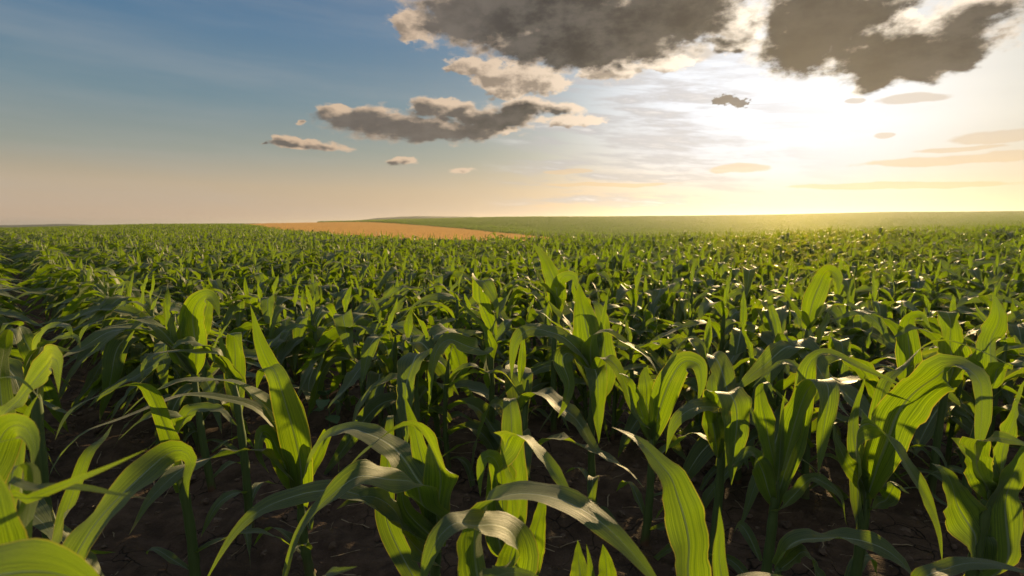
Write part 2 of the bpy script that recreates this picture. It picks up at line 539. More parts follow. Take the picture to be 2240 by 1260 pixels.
HERO = [
 dict(label="blurred corn plant closest to the camera at the left bottom corner", base=(-60, 0.55), top=(-40, 1300),
      lv=[([(-220, 1380, .45), (-40, 1268, .45), (90, 1252, .45), (195, 1310, .45), (275, 1430, .45)], .098, ("N", (-.2, -.8, .5)), ("N", (-.2, -.8, .5))),
          ([(-20, 1400, .52), (-8, 1190, .52), (-25, 1065, .52), (-90, 985, .52)], .078, X_, X_),
          ([(40, 1420, .75), (60, 1200, .72), (70, 1070, .68), (62, 1018, .64), (40, 1010, .6), (20, 1040, .57)], .05, ("N", (.3, -.3, .9)), ("N", (.2, -.3, .9))),
          ([(10, 1112, .6), (60, 1092, .6), (130, 1065, .6), (230, 1025, .58), (322, 982, .56)], .013, C_, C_),
          ([(20, 1085, .62), (60, 1068, .62), (120, 1062, .62), (190, 1066, .61), (260, 1082, .6), (332, 1094, .6)], .018, U_, U_)]),
 dict(label="corn plant on the left edge with a thin pale leaf stretched level", base=(-90, 0.8), top=(-60, 1060),
      lv=[([(-60, 1100, .72), (-20, 1000, .72), (10, 940, .72), (50, 935, .7), (75, 975, .68), (70, 1030, .66)], .066, UR, CR),
          ([(-90, 995, .62), (0, 966, .6), (70, 950, .6), (144, 936, .58)], .012, U_, U_),
          ([(40, 960, .92), (60, 905, .9), (86, 860, .9)], .034, X_, X_)]),
 dict(label="front left corn plant with one very broad leaf rising over bare soil", base=(60, 0.75), top=(100, 1290),
      lv=[([(120, 1340, .72), (170, 1230, .75), (235, 1115, .8), (310, 1035, .85), (375, 988, .9), (410, 990, .9), (422, 1012, .9), (412, 1050, .88), (414, 1090, .87)], .07, UL, C_),
          ([(100, 1300, .8), (110, 1200, .9), (140, 1120, 1.0), (190, 1000, 1.05), (230, 960, 1.1), (250, 930, 1.15)], .055, C_, C_)]),
 dict(label="corn plant near the left edge with a large leaf folded sharply like a flag", base=(-20, 1.0), top=(10, 940),
      lv=[([(5, 940, .95), (45, 880, .97), (82, 815, .98), (112, 785, .95), (133, 792, .9), (126, 822, .87), (121, 858, .85)], .075, UL, CL),
          ([(-30, 850, 1.0), (0, 829, 1.0), (30, 827, .98), (62, 846, .96), (96, 882, .95)], .02, U_, U_),
          ([(0, 840, 1.2), (6, 765, 1.18), (14, 728, 1.14), (30, 724, 1.08), (38, 755, 1.04)], .045, U_, U_)]),
 dict(label="corn plant with short arching leaves above the soil gap at far left", base=(60, 1.75), top=(75, 800),
      lv=[([(70, 780, 1.7), (98, 728, 1.7), (125, 714, 1.7), (150, 716, 1.66), (157, 742, 1.64)], .06, U_, CU),
          ([(80, 790, 1.7), (105, 750, 1.68), (135, 735, 1.66), (165, 738, 1.64), (176, 765, 1.62)], .06, U_, U_),
          ([(72, 780, 1.75), (50, 735, 1.75), (36, 712, 1.75), (15, 708, 1.7), (-5, 730, 1.66)], .055, U_, U_)]),
 dict(label="tall corn plant left of centre with a bright upright leaf beside a folded one", base=(655, 2.05), top=(656, 1055),
      lv=[([(660, 1045, 2.0), (640, 935, 1.98), (607, 830, 1.95), (572, 755, 1.92), (545, 668, 1.9)], .105, X_, X_),
          ([(658, 1040, 1.95), (648, 970, 1.9), (628, 890, 1.87), (607, 825, 1.86), (590, 803, 1.9), (570, 815, 1.95), (562, 850, 2.0)], .105, X_, X_),
          ([(650, 1010, 2.0), (612, 918, 1.95), (555, 862, 1.9), (480, 835, 1.85), (400, 838, 1.8), (345, 852, 1.75), (308, 868, 1.75), (265, 908, 1.7)], .098, U_, U_),
          ([(640, 1000, 2.0), (570, 900, 1.95), (480, 872, 1.9), (400, 868, 1.85), (330, 890, 1.75), (258, 918, 1.65), (180, 946, 1.55), (125, 1000, 1.5), (104, 1045, 1.45)], .05, U_, U_),
          ([(650, 1060, 2.0), (565, 992, 1.9), (500, 990, 1.75), (430, 1015, 1.6), (370, 1052, 1.5), (320, 1100, 1.4), (278, 1172, 1.35)], .095, U_, U_),
          ([(640, 1060, 2.0), (600, 965, 1.95), (575, 945, 1.9), (565, 985, 1.88), (590, 1035, 1.86)], .07, CU, C_),
          ([(668, 1060, 2.05), (690, 1005, 2.0), (720, 940, 2.0), (700, 1000, 1.95)], .05, X_, X_)]),
 dict(label="corn plant with narrow leaves trailing left over the soil gap", base=(380, 1.9), top=(375, 960),
      lv=[([(370, 960, 1.75), (330, 858, 1.6), (298, 842, 1.55), (262, 850, 1.5), (220, 868, 1.45), (170, 890, 1.4), (140, 922, 1.35), (120, 965, 1.3)], .055, U_, U_),
          ([(390, 940, 1.9), (400, 915, 1.85), (340, 905, 1.8), (300, 925, 1.75), (260, 965, 1.7)], .05, U_, U_),
          ([(380, 960, 1.9), (420, 900, 1.95), (470, 895, 1.95), (520, 930, 1.9)], .06, U_, UR)]),
 dict(label="corn plant with an erect spear and a broad cupped pair of leaves, left middle", base=(435, 2.8), top=(420, 775),
      lv=[([(385, 775, 2.7), (372, 715, 2.7), (360, 658, 2.7)], .07, X_, X_),
          ([(430, 775, 2.75), (420, 700, 2.75), (432, 665, 2.72), (455, 648, 2.7), (471, 662, 2.65), (481, 695, 2.62)], .125, X2, CR),
          ([(428, 770, 2.8), (440, 710, 2.82), (455, 655, 2.85), (475, 640, 2.9)], .11, X_, X_),
          ([(390, 775, 2.7), (345, 715, 2.65), (290, 697, 2.6), (235, 701, 2.55), (190, 718, 2.5), (170, 756, 2.45)], .095, U_, U_),
          ([(390, 780, 2.7), (320, 725, 2.6), (260, 728, 2.5), (210, 768, 2.4), (165, 792, 2.35)], .07, U_, U_),
          ([(410, 780, 2.75), (395, 740, 2.72), (402, 700, 2.7), (398, 680, 2.68)], .05, X_, X_)]),
 dict(label="corn plant with a slim spear in front of a square folded leaf", base=(515, 2.35), top=(512, 835),
      lv=[([(507, 825, 2.4), (490, 770, 2.4), (478, 715, 2.4)], .045, X_, X_),
          ([(517, 835, 2.45), (514, 770, 2.45), (511, 736, 2.45), (520, 731, 2.4), (528, 772, 2.38)], .09, X_, X_),
          ([(520, 835, 2.4), (480, 775, 2.3), (420, 773, 2.25), (360, 771, 2.2), (325, 785, 2.15), (310, 815, 2.1), (307, 865, 2.1)], .06, U_, U_),
          ([(525, 840, 2.4), (480, 790, 2.35), (440, 755, 2.3)], .05, C_, C_),
          ([(500, 830, 2.35), (450, 765, 2.3), (400, 745, 2.25), (375, 765, 2.2)], .09, U_, U_)]),
 dict(label="front corn plant with a heart shaped folded leaf and long leaves arching left", base=(945, 1.45), top=(955, 1150),
      lv=[([(965, 1135, 1.42), (925, 1108, 1.38), (905, 1064, 1.33), (850, 1050, 1.28), (785, 1037, 1.22), (720, 1082, 1.18), (665, 1150, 1.15), (640, 1215, 1.12), (620, 1280, 1.1)], .09, U_, U_),
          ([(948, 1100, 1.45), (908, 1045, 1.47), (862, 985, 1.5), (810, 947, 1.52), (760, 932, 1.55), (715, 952, 1.57), (688, 992, 1.58), (666, 1055, 1.58)], .105, ("N", (.15, -.3, .95)), U_),
          ([(957, 1130, 1.42), (964, 1060, 1.4), (952, 990, 1.38), (930, 942, 1.36), (905, 927, 1.34), (860, 945, 1.32), (815, 980, 1.3), (766, 1020, 1.28)], .092, C_, U_),
          ([(950, 1110, 1.5), (925, 1010, 1.5), (905, 935, 1.5), (884, 862, 1.5)], .06, X_, X_),
          ([(850, 1150, 1.6), (848, 1020, 1.65), (852, 930, 1.68), (855, 911, 1.72), (857, 925, 1.78)], .064, X_, X_),
          ([(930, 1215, 1.4), (885, 1155, 1.38), (845, 1105, 1.36), (805, 1082, 1.34), (765, 1092, 1.32), (735, 1115, 1.3)], .088, UR, U_),
          ([(935, 1200, 1.4), (820, 1100, 1.35), (760, 1076, 1.33), (695, 1078, 1.3), (640, 1090, 1.27), (575, 1112, 1.22), (520, 1152, 1.18), (475, 1217, 1.13), (438, 1295, 1.1)], .074, U_, U_),
          ([(955, 1180, 1.42), (890, 1120, 1.4), (880, 1060, 1.42), (885, 1030, 1.45)], .05, X_, X_)]),
 dict(label="front corn plant at centre with blue-green leaves folded over at the top", base=(1130, 1.25), top=(1122, 1150),
      lv=[([(1125, 1150, 1.3), (1120, 1000, 1.33), (1117, 900, 1.36), (1115, 868, 1.4), (1114, 880, 1.47)], .072, X_, X_),
          ([(1105, 1100, 1.22), (1098, 1010, 1.2), (1107, 968, 1.18), (1135, 957, 1.15), (1180, 985, 1.13), (1220, 1035, 1.12), (1245, 1085, 1.11), (1256, 1135, 1.1)], .08, UR, UR),
          ([(1102, 1130, 1.2), (1095, 1040, 1.18), (1080, 1002, 1.16), (1060, 1000, 1.14), (1051, 1030, 1.13), (1050, 1090, 1.12)], .052, CU, C_),
          ([(1095, 1200, 1.22), (1085, 1100, 1.22), (1075, 1030, 1.22), (1070, 1002, 1.24)], .062, X_, X_),
          ([(1120, 1085, 1.15), (1106, 1022, 1.15), (1093, 966, 1.15)], .03, X_, X_),
          ([(1145, 1110, 1.15), (1148, 1050, 1.15), (1147, 1003, 1.15)], .024, X_, X_),
          ([(1150, 1260, 1.3), (1170, 1180, 1.28), (1183, 1110, 1.27), (1190, 1055, 1.3)], .062, X_, X_)]),
 dict(label="bottom edge corn plant whose long dappled leaf arches right across the soil", base=(1080, 0.92), top=(1072, 1290),
      lv=[([(1040, 1230, .96), (1036, 1145, .95), (1060, 1100, .94), (1110, 1080, .92), (1180, 1087, .9), (1260, 1117, .88), (1330, 1162, .86), (1400, 1227, .84), (1475, 1312, .82)], .09, U_, U_),
          ([(1125, 1260, .92), (1120, 1180, .9), (1085, 1148, .88), (1040, 1143, .86), (1000, 1135, .84), (965, 1165, .82), (940, 1217, .8), (920, 1295, .78)], .08, CU, U_),
          ([(1045, 1300, .75), (1080, 1264, .74), (1130, 1255, .73), (1180, 1272, .72), (1215, 1315, .7)], .05, U_, U_),
          ([(1100, 1300, .95), (1118, 1220, .97), (1135, 1150, .98), (1145, 1120, .98)], .06, X_, X_)]),
 dict(label="corn plant just entering the bottom edge with a squared leaf tip", base=(715, 0.95), top=(705, 1310),
      lv=[([(670, 1350, .85), (705, 1275, .82), (742, 1252, .8), (780, 1236, .8)], .07, U_, U_)]),
 dict(label="corn plant with three small spears at the bottom edge right of centre", base=(1310, 1.05), top=(1305, 1310),
      lv=[([(1300, 1320, 1.0), (1290, 1235, 1.0), (1283, 1190, 1.0)], .024, X_, X_),
          ([(1330, 1330, 1.05), (1326, 1240, 1.05), (1320, 1192, 1.05)], .045, X_, X_),
          ([(1275, 1330, 1.05), (1268, 1240, 1.08), (1262, 1180, 1.1)], .05, X_, X_)]),
 dict(label="front corn plant with a vivid backlit blade ending in a long thin tip", base=(1520, 0.92), top=(1528, 1330),
      lv=[([(1520, 1400, .9), (1510, 1270, .9), (1500, 1170, .9), (1487, 1092, .9), (1472, 1044, .9), (1435, 1006, .92), (1390, 968, .94), (1338, 932, .96)], .082, ("N", (0, -1, .1)), ("N", (.5, -.4, .7))),
          ([(1578, 1340, .92), (1573, 1220, .92), (1577, 1160, .92), (1574, 1106, .92)], .032, X_, X_),
          ([(1560, 1320, .95), (1640, 1262, .95), (1720, 1268, .93), (1800, 1300, .9)], .03, U_, U_)]),
 dict(label="big corn plant at centre right with a broad pointed crown leaf and drooping arches", base=(1310, 2.5), top=(1300, 800),
      lv=[([(1292, 790, 2.5), (1285, 735, 2.5), (1278, 690, 2.48), (1270, 650, 2.46), (1265, 618, 2.45)], .13, X_, X_),
          ([(1325, 830, 2.55), (1322, 740, 2.58), (1312, 680, 2.6), (1300, 657, 2.65), (1290, 660, 2.7)], .095, X_, X_),
          ([(1312, 760, 2.5), (1318, 715, 2.5), (1324, 670, 2.5), (1333, 628, 2.5)], .034, X_, X_),
          ([(1292, 785, 2.45), (1300, 735, 2.4), (1325, 723, 2.35), (1360, 742, 2.32), (1395, 765, 2.3), (1420, 790, 2.28), (1440, 828, 2.26)], .09, U_, U_),
          ([(1285, 790, 2.45), (1240, 745, 2.42), (1200, 728, 2.4), (1160, 720, 2.35), (1130, 742, 2.3), (1121, 780, 2.27), (1119, 832, 2.25)], .09, U_, CL),
          ([(1285, 780, 2.5), (1245, 727, 2.5), (1210, 705, 2.48), (1180, 684, 2.45)], .075, U_, U_),
          ([(1272, 770, 2.6), (1242, 712, 2.6), (1215, 680, 2.62), (1198, 654, 2.65)], .085, C_, U_),
          ([(1298, 830, 2.45), (1300, 806, 2.38), (1307, 840, 2.3), (1309, 910, 2.28), (1308, 970, 2.27)], .09, X_, X_),
          ([(1285, 805, 2.45), (1245, 774, 2.4), (1230, 792, 2.36), (1245, 840, 2.33), (1237, 882, 2.3), (1220, 915, 2.28)], .09, CU, C_),
          ([(1302, 830, 2.4), (1318, 785, 2.35), (1345, 800, 2.3), (1366, 840, 2.27), (1381, 885, 2.25), (1400, 920, 2.22), (1424, 940, 2.2)], .064, CR, CR)]),
 dict(label="corn plant with a yellow-green lit cup of leaves right of the big centre plant", base=(1425, 2.3), top=(1425, 960),
      lv=[([(1424, 960, 2.3), (1416, 880, 2.3), (1411, 820, 2.32), (1418, 798, 2.35)], .105, X_, X_),
          ([(1428, 960, 2.3), (1446, 885, 2.28), (1470, 827, 2.26), (1492, 793, 2.24), (1515, 790, 2.2), (1531, 802, 2.16), (1535, 842, 2.14), (1526, 880, 2.13)], .11, CL, C_),
          ([(1430, 930, 2.35), (1452, 840, 2.32), (1468, 790, 2.3), (1490, 752, 2.28), (1515, 736, 2.25), (1540, 752, 2.2), (1546, 785, 2.18)], .062, U_, U_),
          ([(1420, 960, 2.3), (1400, 890, 2.28), (1375, 830, 2.26), (1350, 815, 2.25)], .05, CL, UL),
          ([(1440, 1000, 2.3), (1500, 955, 2.2), (1540, 955, 2.15), (1590, 980, 2.1)], .075, U_, U_)]),
 dict(label="corn plant with a pale sunlit leaf bent over into two drooping lobes", base=(1575, 2.0), top=(1580, 960),
      lv=[([(1592, 970, 2.05), (1588, 905, 2.0), (1550, 886, 1.95), (1510, 897, 1.9), (1475, 932, 1.86), (1452, 992, 1.83)], .095, U_, UL),
          ([(1572, 960, 2.0), (1570, 880, 2.0), (1588, 856, 1.95), (1604, 880, 1.9), (1611, 930, 1.87), (1606, 985, 1.85), (1598, 1060, 1.84)], .115, CU, CU),
          ([(1590, 960, 2.0), (1622, 890, 2.0), (1645, 905, 1.96), (1658, 945, 1.94)], .05, U_, CR),
          ([(1570, 1000, 2.0), (1560, 930, 2.0), (1555, 850, 2.05), (1560, 810, 2.1)], .08, X_, X_)]),
 dict(label="corn plant on the right with a rectangular grey-green leaf hanging from its fold", base=(1700, 1.85), top=(1700, 1040),
      lv=[([(1696, 1030, 1.85), (1680, 945, 1.83), (1665, 882, 1.8), (1665, 846, 1.78), (1680, 842, 1.75), (1691, 872, 1.72)], .066, X_, X_),
          ([(1712, 1030, 1.85), (1734, 935, 1.83), (1760, 872, 1.82), (1786, 838, 1.78), (1808, 843, 1.72), (1813, 882, 1.68), (1806, 932, 1.66), (1798, 988, 1.65), (1788, 1040, 1.64)], .105, ("S", (1, .3, 0)), ("S", (1, .1, 0))),
          ([(1740, 960, 1.9), (1758, 860, 1.9), (1768, 802, 1.9), (1795, 771, 1.88), (1835, 776, 1.85), (1885, 801, 1.82), (1935, 826, 1.8), (1987, 852, 1.78)], .07, CU, CU),
          ([(1730, 960, 1.95), (1755, 840, 1.95), (1740, 800, 1.95), (1712, 790, 1.92), (1680, 812, 1.9), (1645, 850, 1.88)], .056, U_, U_),
          ([(1706, 1000, 1.82), (1711, 905, 1.82), (1720, 852, 1.82)], .03, X_, X_),
          ([(1715, 1110, 1.8), (1768, 1048, 1.78), (1800, 1056, 1.75), (1840, 1092, 1.72), (1856, 1155, 1.7)], .055, U_, UR),
          ([(1690, 1100, 1.85), (1660, 1010, 1.83), (1635, 990, 1.82), (1600, 1020, 1.8)], .07, CL, UL)]),
 dict(label="right side corn plant with the widest glowing leaf curling to a dark hanging end", base=(1895, 1.75), top=(1895, 1090),
      lv=[([(1900, 1080, 1.75), (1932, 985, 1.72), (1962, 912, 1.7), (2012, 852, 1.66), (2062, 815, 1.6), (2105, 808, 1.54), (2145, 838, 1.48), (2156, 902, 1.45), (2146, 962, 1.43), (2134, 1015, 1.42)], .13, ("N", (-.5, -.8, .3)), ("N", (.1, -.8, .5))),
          ([(1880, 1040, 1.75), (1868, 950, 1.7), (1888, 928, 1.66), (1925, 940, 1.6), (1970, 987, 1.55), (2010, 1052, 1.52), (2040, 1132, 1.5), (2058, 1230, 1.48)], .1, CR, CR),
          ([(1905, 1000, 1.9), (1935, 852, 1.9), (1975, 806, 1.9), (2015, 762, 1.88), (2060, 744, 1.85), (2120, 756, 1.82), (2180, 781, 1.8), (2236, 814, 1.78)], .05, U_, U_),
          ([(1875, 1040, 1.9), (1868, 960, 1.95), (1873, 890, 2.0), (1893, 813, 2.0)], .064, X_, X_),
          ([(1890, 1060, 1.75), (1850, 1010, 1.72), (1830, 960, 1.75), (1826, 925, 1.78)], .06, X_, X_),
          ([(1900, 1120, 1.75), (1940, 1090, 1.72), (1960, 1060, 1.72), (1990, 1080, 1.7)], .06, U_, UR)]),
 dict(label="corn plant at bottom right whose level dark leaf carries one sunlit patch", base=(1700, 1.4), top=(1705, 1240),
      lv=[([(1700, 1240, 1.42), (1730, 1195, 1.4), (1785, 1180, 1.38), (1850, 1172, 1.36), (1920, 1196, 1.33), (1975, 1237, 1.3), (2030, 1300, 1.28)], .074, U_, U_),
          ([(1700, 1250, 1.4), (1760, 1210, 1.38), (1790, 1250, 1.36), (1820, 1300, 1.34)], .05, U_, UR)]),
 dict(label="dark thick stemmed corn plant at the right edge of the foreground", base=(2170, 1.5), top=(2165, 1070),
      lv=[([(2180, 1070, 1.5), (2198, 985, 1.5), (2217, 908, 1.5), (2246, 828, 1.5)], .055, X_, X_),
          ([(2165, 1090, 1.5), (2140, 1022, 1.5), (2110, 976, 1.52), (2080, 957, 1.55)], .075, CL, UL),
          ([(2150, 1240, 1.5), (2122, 1160, 1.5), (2092, 1090, 1.5), (2060, 1030, 1.52), (2038, 1008, 1.55)], .12, X_, X_),
          ([(2195, 1230, 1.5), (2208, 1100, 1.48), (2226, 1000, 1.46), (2244, 950, 1.45)], .14, X_, X_),
          ([(2165, 1080, 1.5), (2130, 990, 1.45), (2160, 955, 1.4), (2220, 965, 1.36), (2280, 1000, 1.34)], .07, U_, U_),
          ([(2168, 1100, 1.5), (2174, 1040, 1.5), (2180, 995, 1.5)], .04, X_, X_)]),
 dict(label="corn plant crossing the bottom right corner with a broad shadowed leaf", base=(2120, 1.05), top=(2110, 1320),
      lv=[([(2010, 1290, 1.0), (2080, 1244, 1.0), (2160, 1236, 1.0), (2270, 1255, 1.0)], .055, U_, U_)]),
 dict(label="corn plant by the right edge with one wide flame shaped leaf", base=(2165, 2.4), top=(2162, 850),
      lv=[([(2160, 850, 2.4), (2164, 785, 2.4), (2175, 740, 2.4), (2181, 700, 2.4), (2177, 638, 2.4)], .15, X_, X_),
          ([(2170, 850, 2.4), (2190, 800, 2.35), (2225, 795, 2.3), (2280, 820, 2.25)], .09, U_, U_),
          ([(2160, 860, 2.4), (2130, 800, 2.38), (2090, 790, 2.36), (2050, 830, 2.33)], .07, U_, U_)]),
 dict(label="corn plant with a leaf folded flat like a shovel, right middle", base=(2080, 2.7), top=(2080, 790),
      lv=[([(2084, 790, 2.6), (2078, 722, 2.6), (2072, 691, 2.6), (2068, 681, 2.66), (2066, 694, 2.74)], .14, X_, X_),
          ([(2075, 790, 2.65), (2040, 740, 2.62), (2000, 715, 2.6), (1950, 740, 2.55)], .07, U_, U_),
          ([(2085, 790, 2.65), (2120, 730, 2.6), (2160, 715, 2.55), (2200, 745, 2.5)], .08, U_, U_)]),
 dict(label="corn plant with a leaf bent over at a right angle, left of the shovel leaf", base=(1990, 2.8), top=(1988, 790),
      lv=[([(1988, 790, 2.7), (1986, 722, 2.7), (1993, 696, 2.68), (2018, 691, 2.62), (2036, 722, 2.58)], .11, CL, C_),
          ([(1985, 790, 2.75), (1960, 720, 2.72), (1920, 690, 2.68), (1880, 684, 2.64), (1810, 705, 2.58)], .075, U_, U_)]),
 dict(label="corn plant with a glowing curled leaf under the sun, beyond the second row", base=(1770, 3.2), top=(1765, 720),
      lv=[([(1764, 720, 3.2), (1780, 655, 3.2), (1800, 608, 3.2), (1815, 593, 3.15), (1833, 606, 3.1), (1831, 645, 3.05)], .115, CL, C_),
          ([(1768, 720, 3.2), (1730, 660, 3.15), (1695, 640, 3.1), (1660, 665, 3.05)], .09, U_, U_),
          ([(1770, 725, 3.2), (1800, 680, 3.15), (1850, 665, 3.1), (1900, 690, 3.05)], .09, U_, U_)]),
 dict(label="corn plant with a broad sunlit leaf folded down toward the camera at centre", base=(1075, 3.0), top=(1072, 740),
      lv=[([(1078, 735, 3.0), (1065, 690, 3.0), (1048, 648, 2.98), (1045, 618, 2.92), (1060, 615, 2.84), (1080, 655, 2.78), (1088, 700, 2.76)], .115, X2, CR),
          ([(1070, 740, 2.9), (1020, 680, 2.85), (985, 650, 2.8), (945, 650, 2.75), (905, 665, 2.72), (870, 700, 2.7)], .09, U_, U_),
          ([(1075, 740, 2.95), (1110, 650, 2.9), (1140, 612, 2.88), (1190, 645, 2.85)], .095, U_, U_),
          ([(1062, 770, 2.75), (1020, 755, 2.65), (985, 743, 2.6), (960, 762, 2.55), (946, 815, 2.52), (934, 905, 2.5)], .09, UL, CL)]),
 dict(label="corn plant with an upright leaf standing above the canopy right of centre", base=(1215, 3.6), top=(1218, 640),
      lv=[([(1218, 640, 3.5), (1200, 585, 3.5), (1166, 528, 3.5)], .125, X_, X_),
          ([(1220, 640, 3.5), (1230, 610, 3.45), (1255, 605, 3.4), (1265, 640, 3.36)], .1, CR, C_),
          ([(1215, 650, 3.5), (1170, 620, 3.45), (1130, 610, 3.4), (1095, 635, 3.35)], .1, U_, U_)]),
]


def hero_leaf(pts, W, h0, h1, stalk_base, stalk_top, r, n=36, nu=8):
    P = [at(*p) for p in pts]
    # root the blade on the stalk a little below where it leaves it
    b, t_ = stalk_base, stalk_top
    q = np.clip(np.dot(P[0] - b, t_ - b) / np.dot(t_ - b, t_ - b), 0.05, 1.0)
    ax = b + (t_ - b) * q
    d = np.linalg.norm(P[0] - ax)
    if d > 0.025:
        q2 = max(0.05, q - 0.35 * min(1.0, d / 0.2))
        root = b + (t_ - b) * q2
        if d > 0.25:
            P.insert(0, root * 0.45 + P[0] * 0.55 + np.array([0, 0, 0.02]))
        P.insert(0, root)
    C, L = catmull(P, n)
    T = norm(np.gradient(C, axis=0))
    s = np.linspace(0, 1, n)[:, None]

    def width_dir(h):
        v = np.asarray(h[1], float)
        if h[0] == "S":
            return norm(np.broadcast_to(v, T.shape) - T * np.sum(v * T, axis=1, keepdims=True))
        c = np.cross(T, v)
        return c / np.maximum(np.linalg.norm(c, axis=1, keepdims=True), 0.15)

    S0, S1 = width_dir(h0), width_dir(h1)
    if np.mean(np.sum(S0 * S1, axis=1)) < 0: S1 = -S1
    S = norm(S0 * (1 - s) + S1 * s)
    Nw = np.cross(S, T)
    wob = (0.30 if h0[0] == "N" else 0.14) * np.sin(np.linspace(0, r.uniform(6, 11), n) + r.uniform(0, 6))[:, None]
    S = norm(S * np.cos(wob) + Nw * np.sin(wob))
    # keep neighbouring rows from flipping over
    for i in range(1, n):
        if np.dot(S[i], S[i - 1]) < 0: S[i] = -S[i]
    for _ in range(3):
        S[1:-1] = norm(S[:-2] + 2 * S[1:-1] + S[2:])
    # upper side up
    N = np.cross(S, T)
    if np.mean(N[:, 2]) < 0: S = -S
    if h0[0] == "N" and h0[1][2] > 0.75: W = W * 1.04
    ruf = 0.23 if W > 0.04 else 0.04
    w = W * leaf_profile(np.linspace(0, 1, n), 0.42, 0.38)
    return blade(C, S, w, nu, r.uniform(0.5, 0.8), r.uniform(0.03, 0.16), ruf * r.uniform(0.6, 1.4), r.uniform(10, 19), r.uniform(0, 6), r.uniform(0, 1))


hero_xy = []
for hi, hp in enumerate(HERO):
    r = np.random.default_rng(900 + hi)
    bpx, bY = hp["base"]
    bx = (bpx - 1120) / F * bY
    bz = float(ground_z(bx, bY)[0])
    base = np.array([bx, bY, bz])
    topw = at(hp["top"][0], hp["top"][1], bY)
    topw[2] = max(topw[2], bz + 0.25)
    hero_xy.append((bx, bY))
    root = bpy.data.objects.new("corn_plant", None)
    COL.objects.link(root)
    root.location = base
    root.empty_display_size = 0.05
    tag(root, hp["label"], "corn plant", "corn plants in the front rows")
    g = stalk_geo((0, 0, -0.04), topw - base, 0.02, 0.014, 10, 26, r)
    obj("stalk", mesh_from("stalk", g[0], g[1], [M_STALK], g[2], g[3]), root)
    for pts, W, h0, h1 in hp["lv"]:
        V, Fc, UV, lr = hero_leaf(pts, W, h0, h1, base, topw, r)
        obj("leaf", mesh_from("leaf", V - base, Fc, [M_LEAF], UV, lr), root)
    # short lower leaves near the soil
    ph = r.uniform(0, 6.28)
    hz = topw[2] - bz
    for k in range(3):
        a = auto_leaf(r, min(0.05 + 0.07 * k, hz * 0.5), ph + k * math.pi + r.normal(0, .4), r.uniform(0.26, 0.42), r.uniform(0.032, 0.052), r.uniform(.7, 1.1), r.uniform(2.0, 2.9),
                      r.uniform(.3, .6), r.uniform(5, 12), r.normal(0, .4), r.normal(0, .9), 16, 4)
        obj("leaf", mesh_from("leaf", a[0], a[1], [M_LEAF], a[2], a[3]), root)

# ------------------------------------------------------------------ the rows
ROW_D = np.array([-0.67, 0.74]); ROW_D /= np.linalg.norm(ROW_D)
ROW_N = np.array([ROW_D[1], -ROW_D[0]])            # points right and away
ROW_GAP, STEP = 1.03, 0.205
ROW_0 = 0.79

EPX = np.array([-400, 0, 480, 540, 600, 740, 900, 1200, 1500, 2240, 2700.])
EYY = np.array([330, 330, 300, 150, 69, 37, 27.5, 26, 28, 34, 34.])
BPX = np.array([540, 740, 900, 1100, 1200, 1215.])
BYY = np.array([300, 310, 200, 100, 80, 78.])


def px_of(x, y):
    return 1120 + F * x / np.maximum(y, 0.3)


nr_, ns_ = 460, 2600
ii = np.arange(-260, 400)
jj = np.arange(-700, 2400)
I, J = np.meshgrid(ii, jj, indexing="ij")
nn = ROW_0 + I * ROW_GAP + rng.normal(0, 0.025, I.shape)
tt = J * STEP + rng.uniform(-0.04, 0.04, I.shape) + (I * 0.37 % 1) * STEP
X = nn * ROW_N[0] + tt * ROW_D[0]
Y = nn * ROW_N[1] + tt * ROW_D[1]
X, Y, I = X.ravel(), Y.ravel(), I.ravel()
rr_ = np.hypot(X, Y)
tan = X / np.maximum(Y, 1e-3)
keep = ((Y > 0.2) & (tan > -1.12) & (tan < 1.35) & (Y < np.interp(px_of(X, Y), EPX, EYY)) & (Y < 230)) | (rr_ < 6.5)
# right-hand neighbours outside the picture still throw their shade in
keep &= rr_ > 0.75
keep &= ~((Y < 0.3) & (rr_ < 1.3))
X, Y, I = X[keep], Y[keep], I[keep]
# drop what would crowd the plants built leaf by leaf: rows 0 and 1 (and the first on the left) inside the frame
n_ = X * ROW_N[0] + Y * ROW_N[1]
inframe = (Y > 0.25) & (np.abs(X / np.maximum(Y, .01)) < 0.98)
hx = np.array(hero_xy)
dmin = np.min(np.hypot(X[:, None] - hx[None, :, 0], Y[:, None] - hx[None, :, 1]), axis=1) if len(X) < 400000 else np.full(len(X), 9.)
drop = inframe & (n_ < 1.4) & (Y < 3.2)
drop |= inframe & (n_ < 2.3) & (Y < 2.3)
drop |= inframe & (dmin < 0.21)
drop |= inframe & (Y < 1.0)
drop |= (X > 0) & (Y > 0.25) & (Y < 2.5) & (X < Y * 0.9 + 0.75)
drop |= (X < 0) & (Y > 0.25) & (Y < 1.6) & (X > -Y * 0.9 - 0.6)
X, Y = X[~drop], Y[~drop]
# gaps where seed failed
g = rng.random(len(X)) > 0.05
X, Y = X[g], Y[g]
Z = ground_z(X, Y)
dist = np.hypot(X, Y)
order = np.argsort(dist)
X, Y, Z, dist = X[order], Y[order], Z[order], dist[order]
infr = (Y > 0.3) & (np.abs(X / np.maximum(Y, .01)) < 0.93)

def vigour(x, y):
    """patches of taller and shorter growth over the field"""
    return 1 + 0.05 * np.sin(x * 0.9 + 1.1 * np.sin(y * 0.31)) + 0.05 * np.sin(y * 0.73 + x * 0.4 + 1.0)


N_IND = 300 - len(HERO)
ind = np.where(infr)[0][:N_IND]
mask_ind = np.zeros(len(X), bool); mask_ind[ind] = True
D_IND = dist[ind].max()

# prototypes: every leaf a mesh of its own
NPROTO = 18
protos = []
for k in range(NPROTO):
    parts = plant_geo(100 + k, 22, 6, 8)
    protos.append([(kind, mesh_from(kind, g[0], g[1], [M_LEAF if kind == "leaf" else M_STALK], g[2], g[3])) for kind, g in parts])

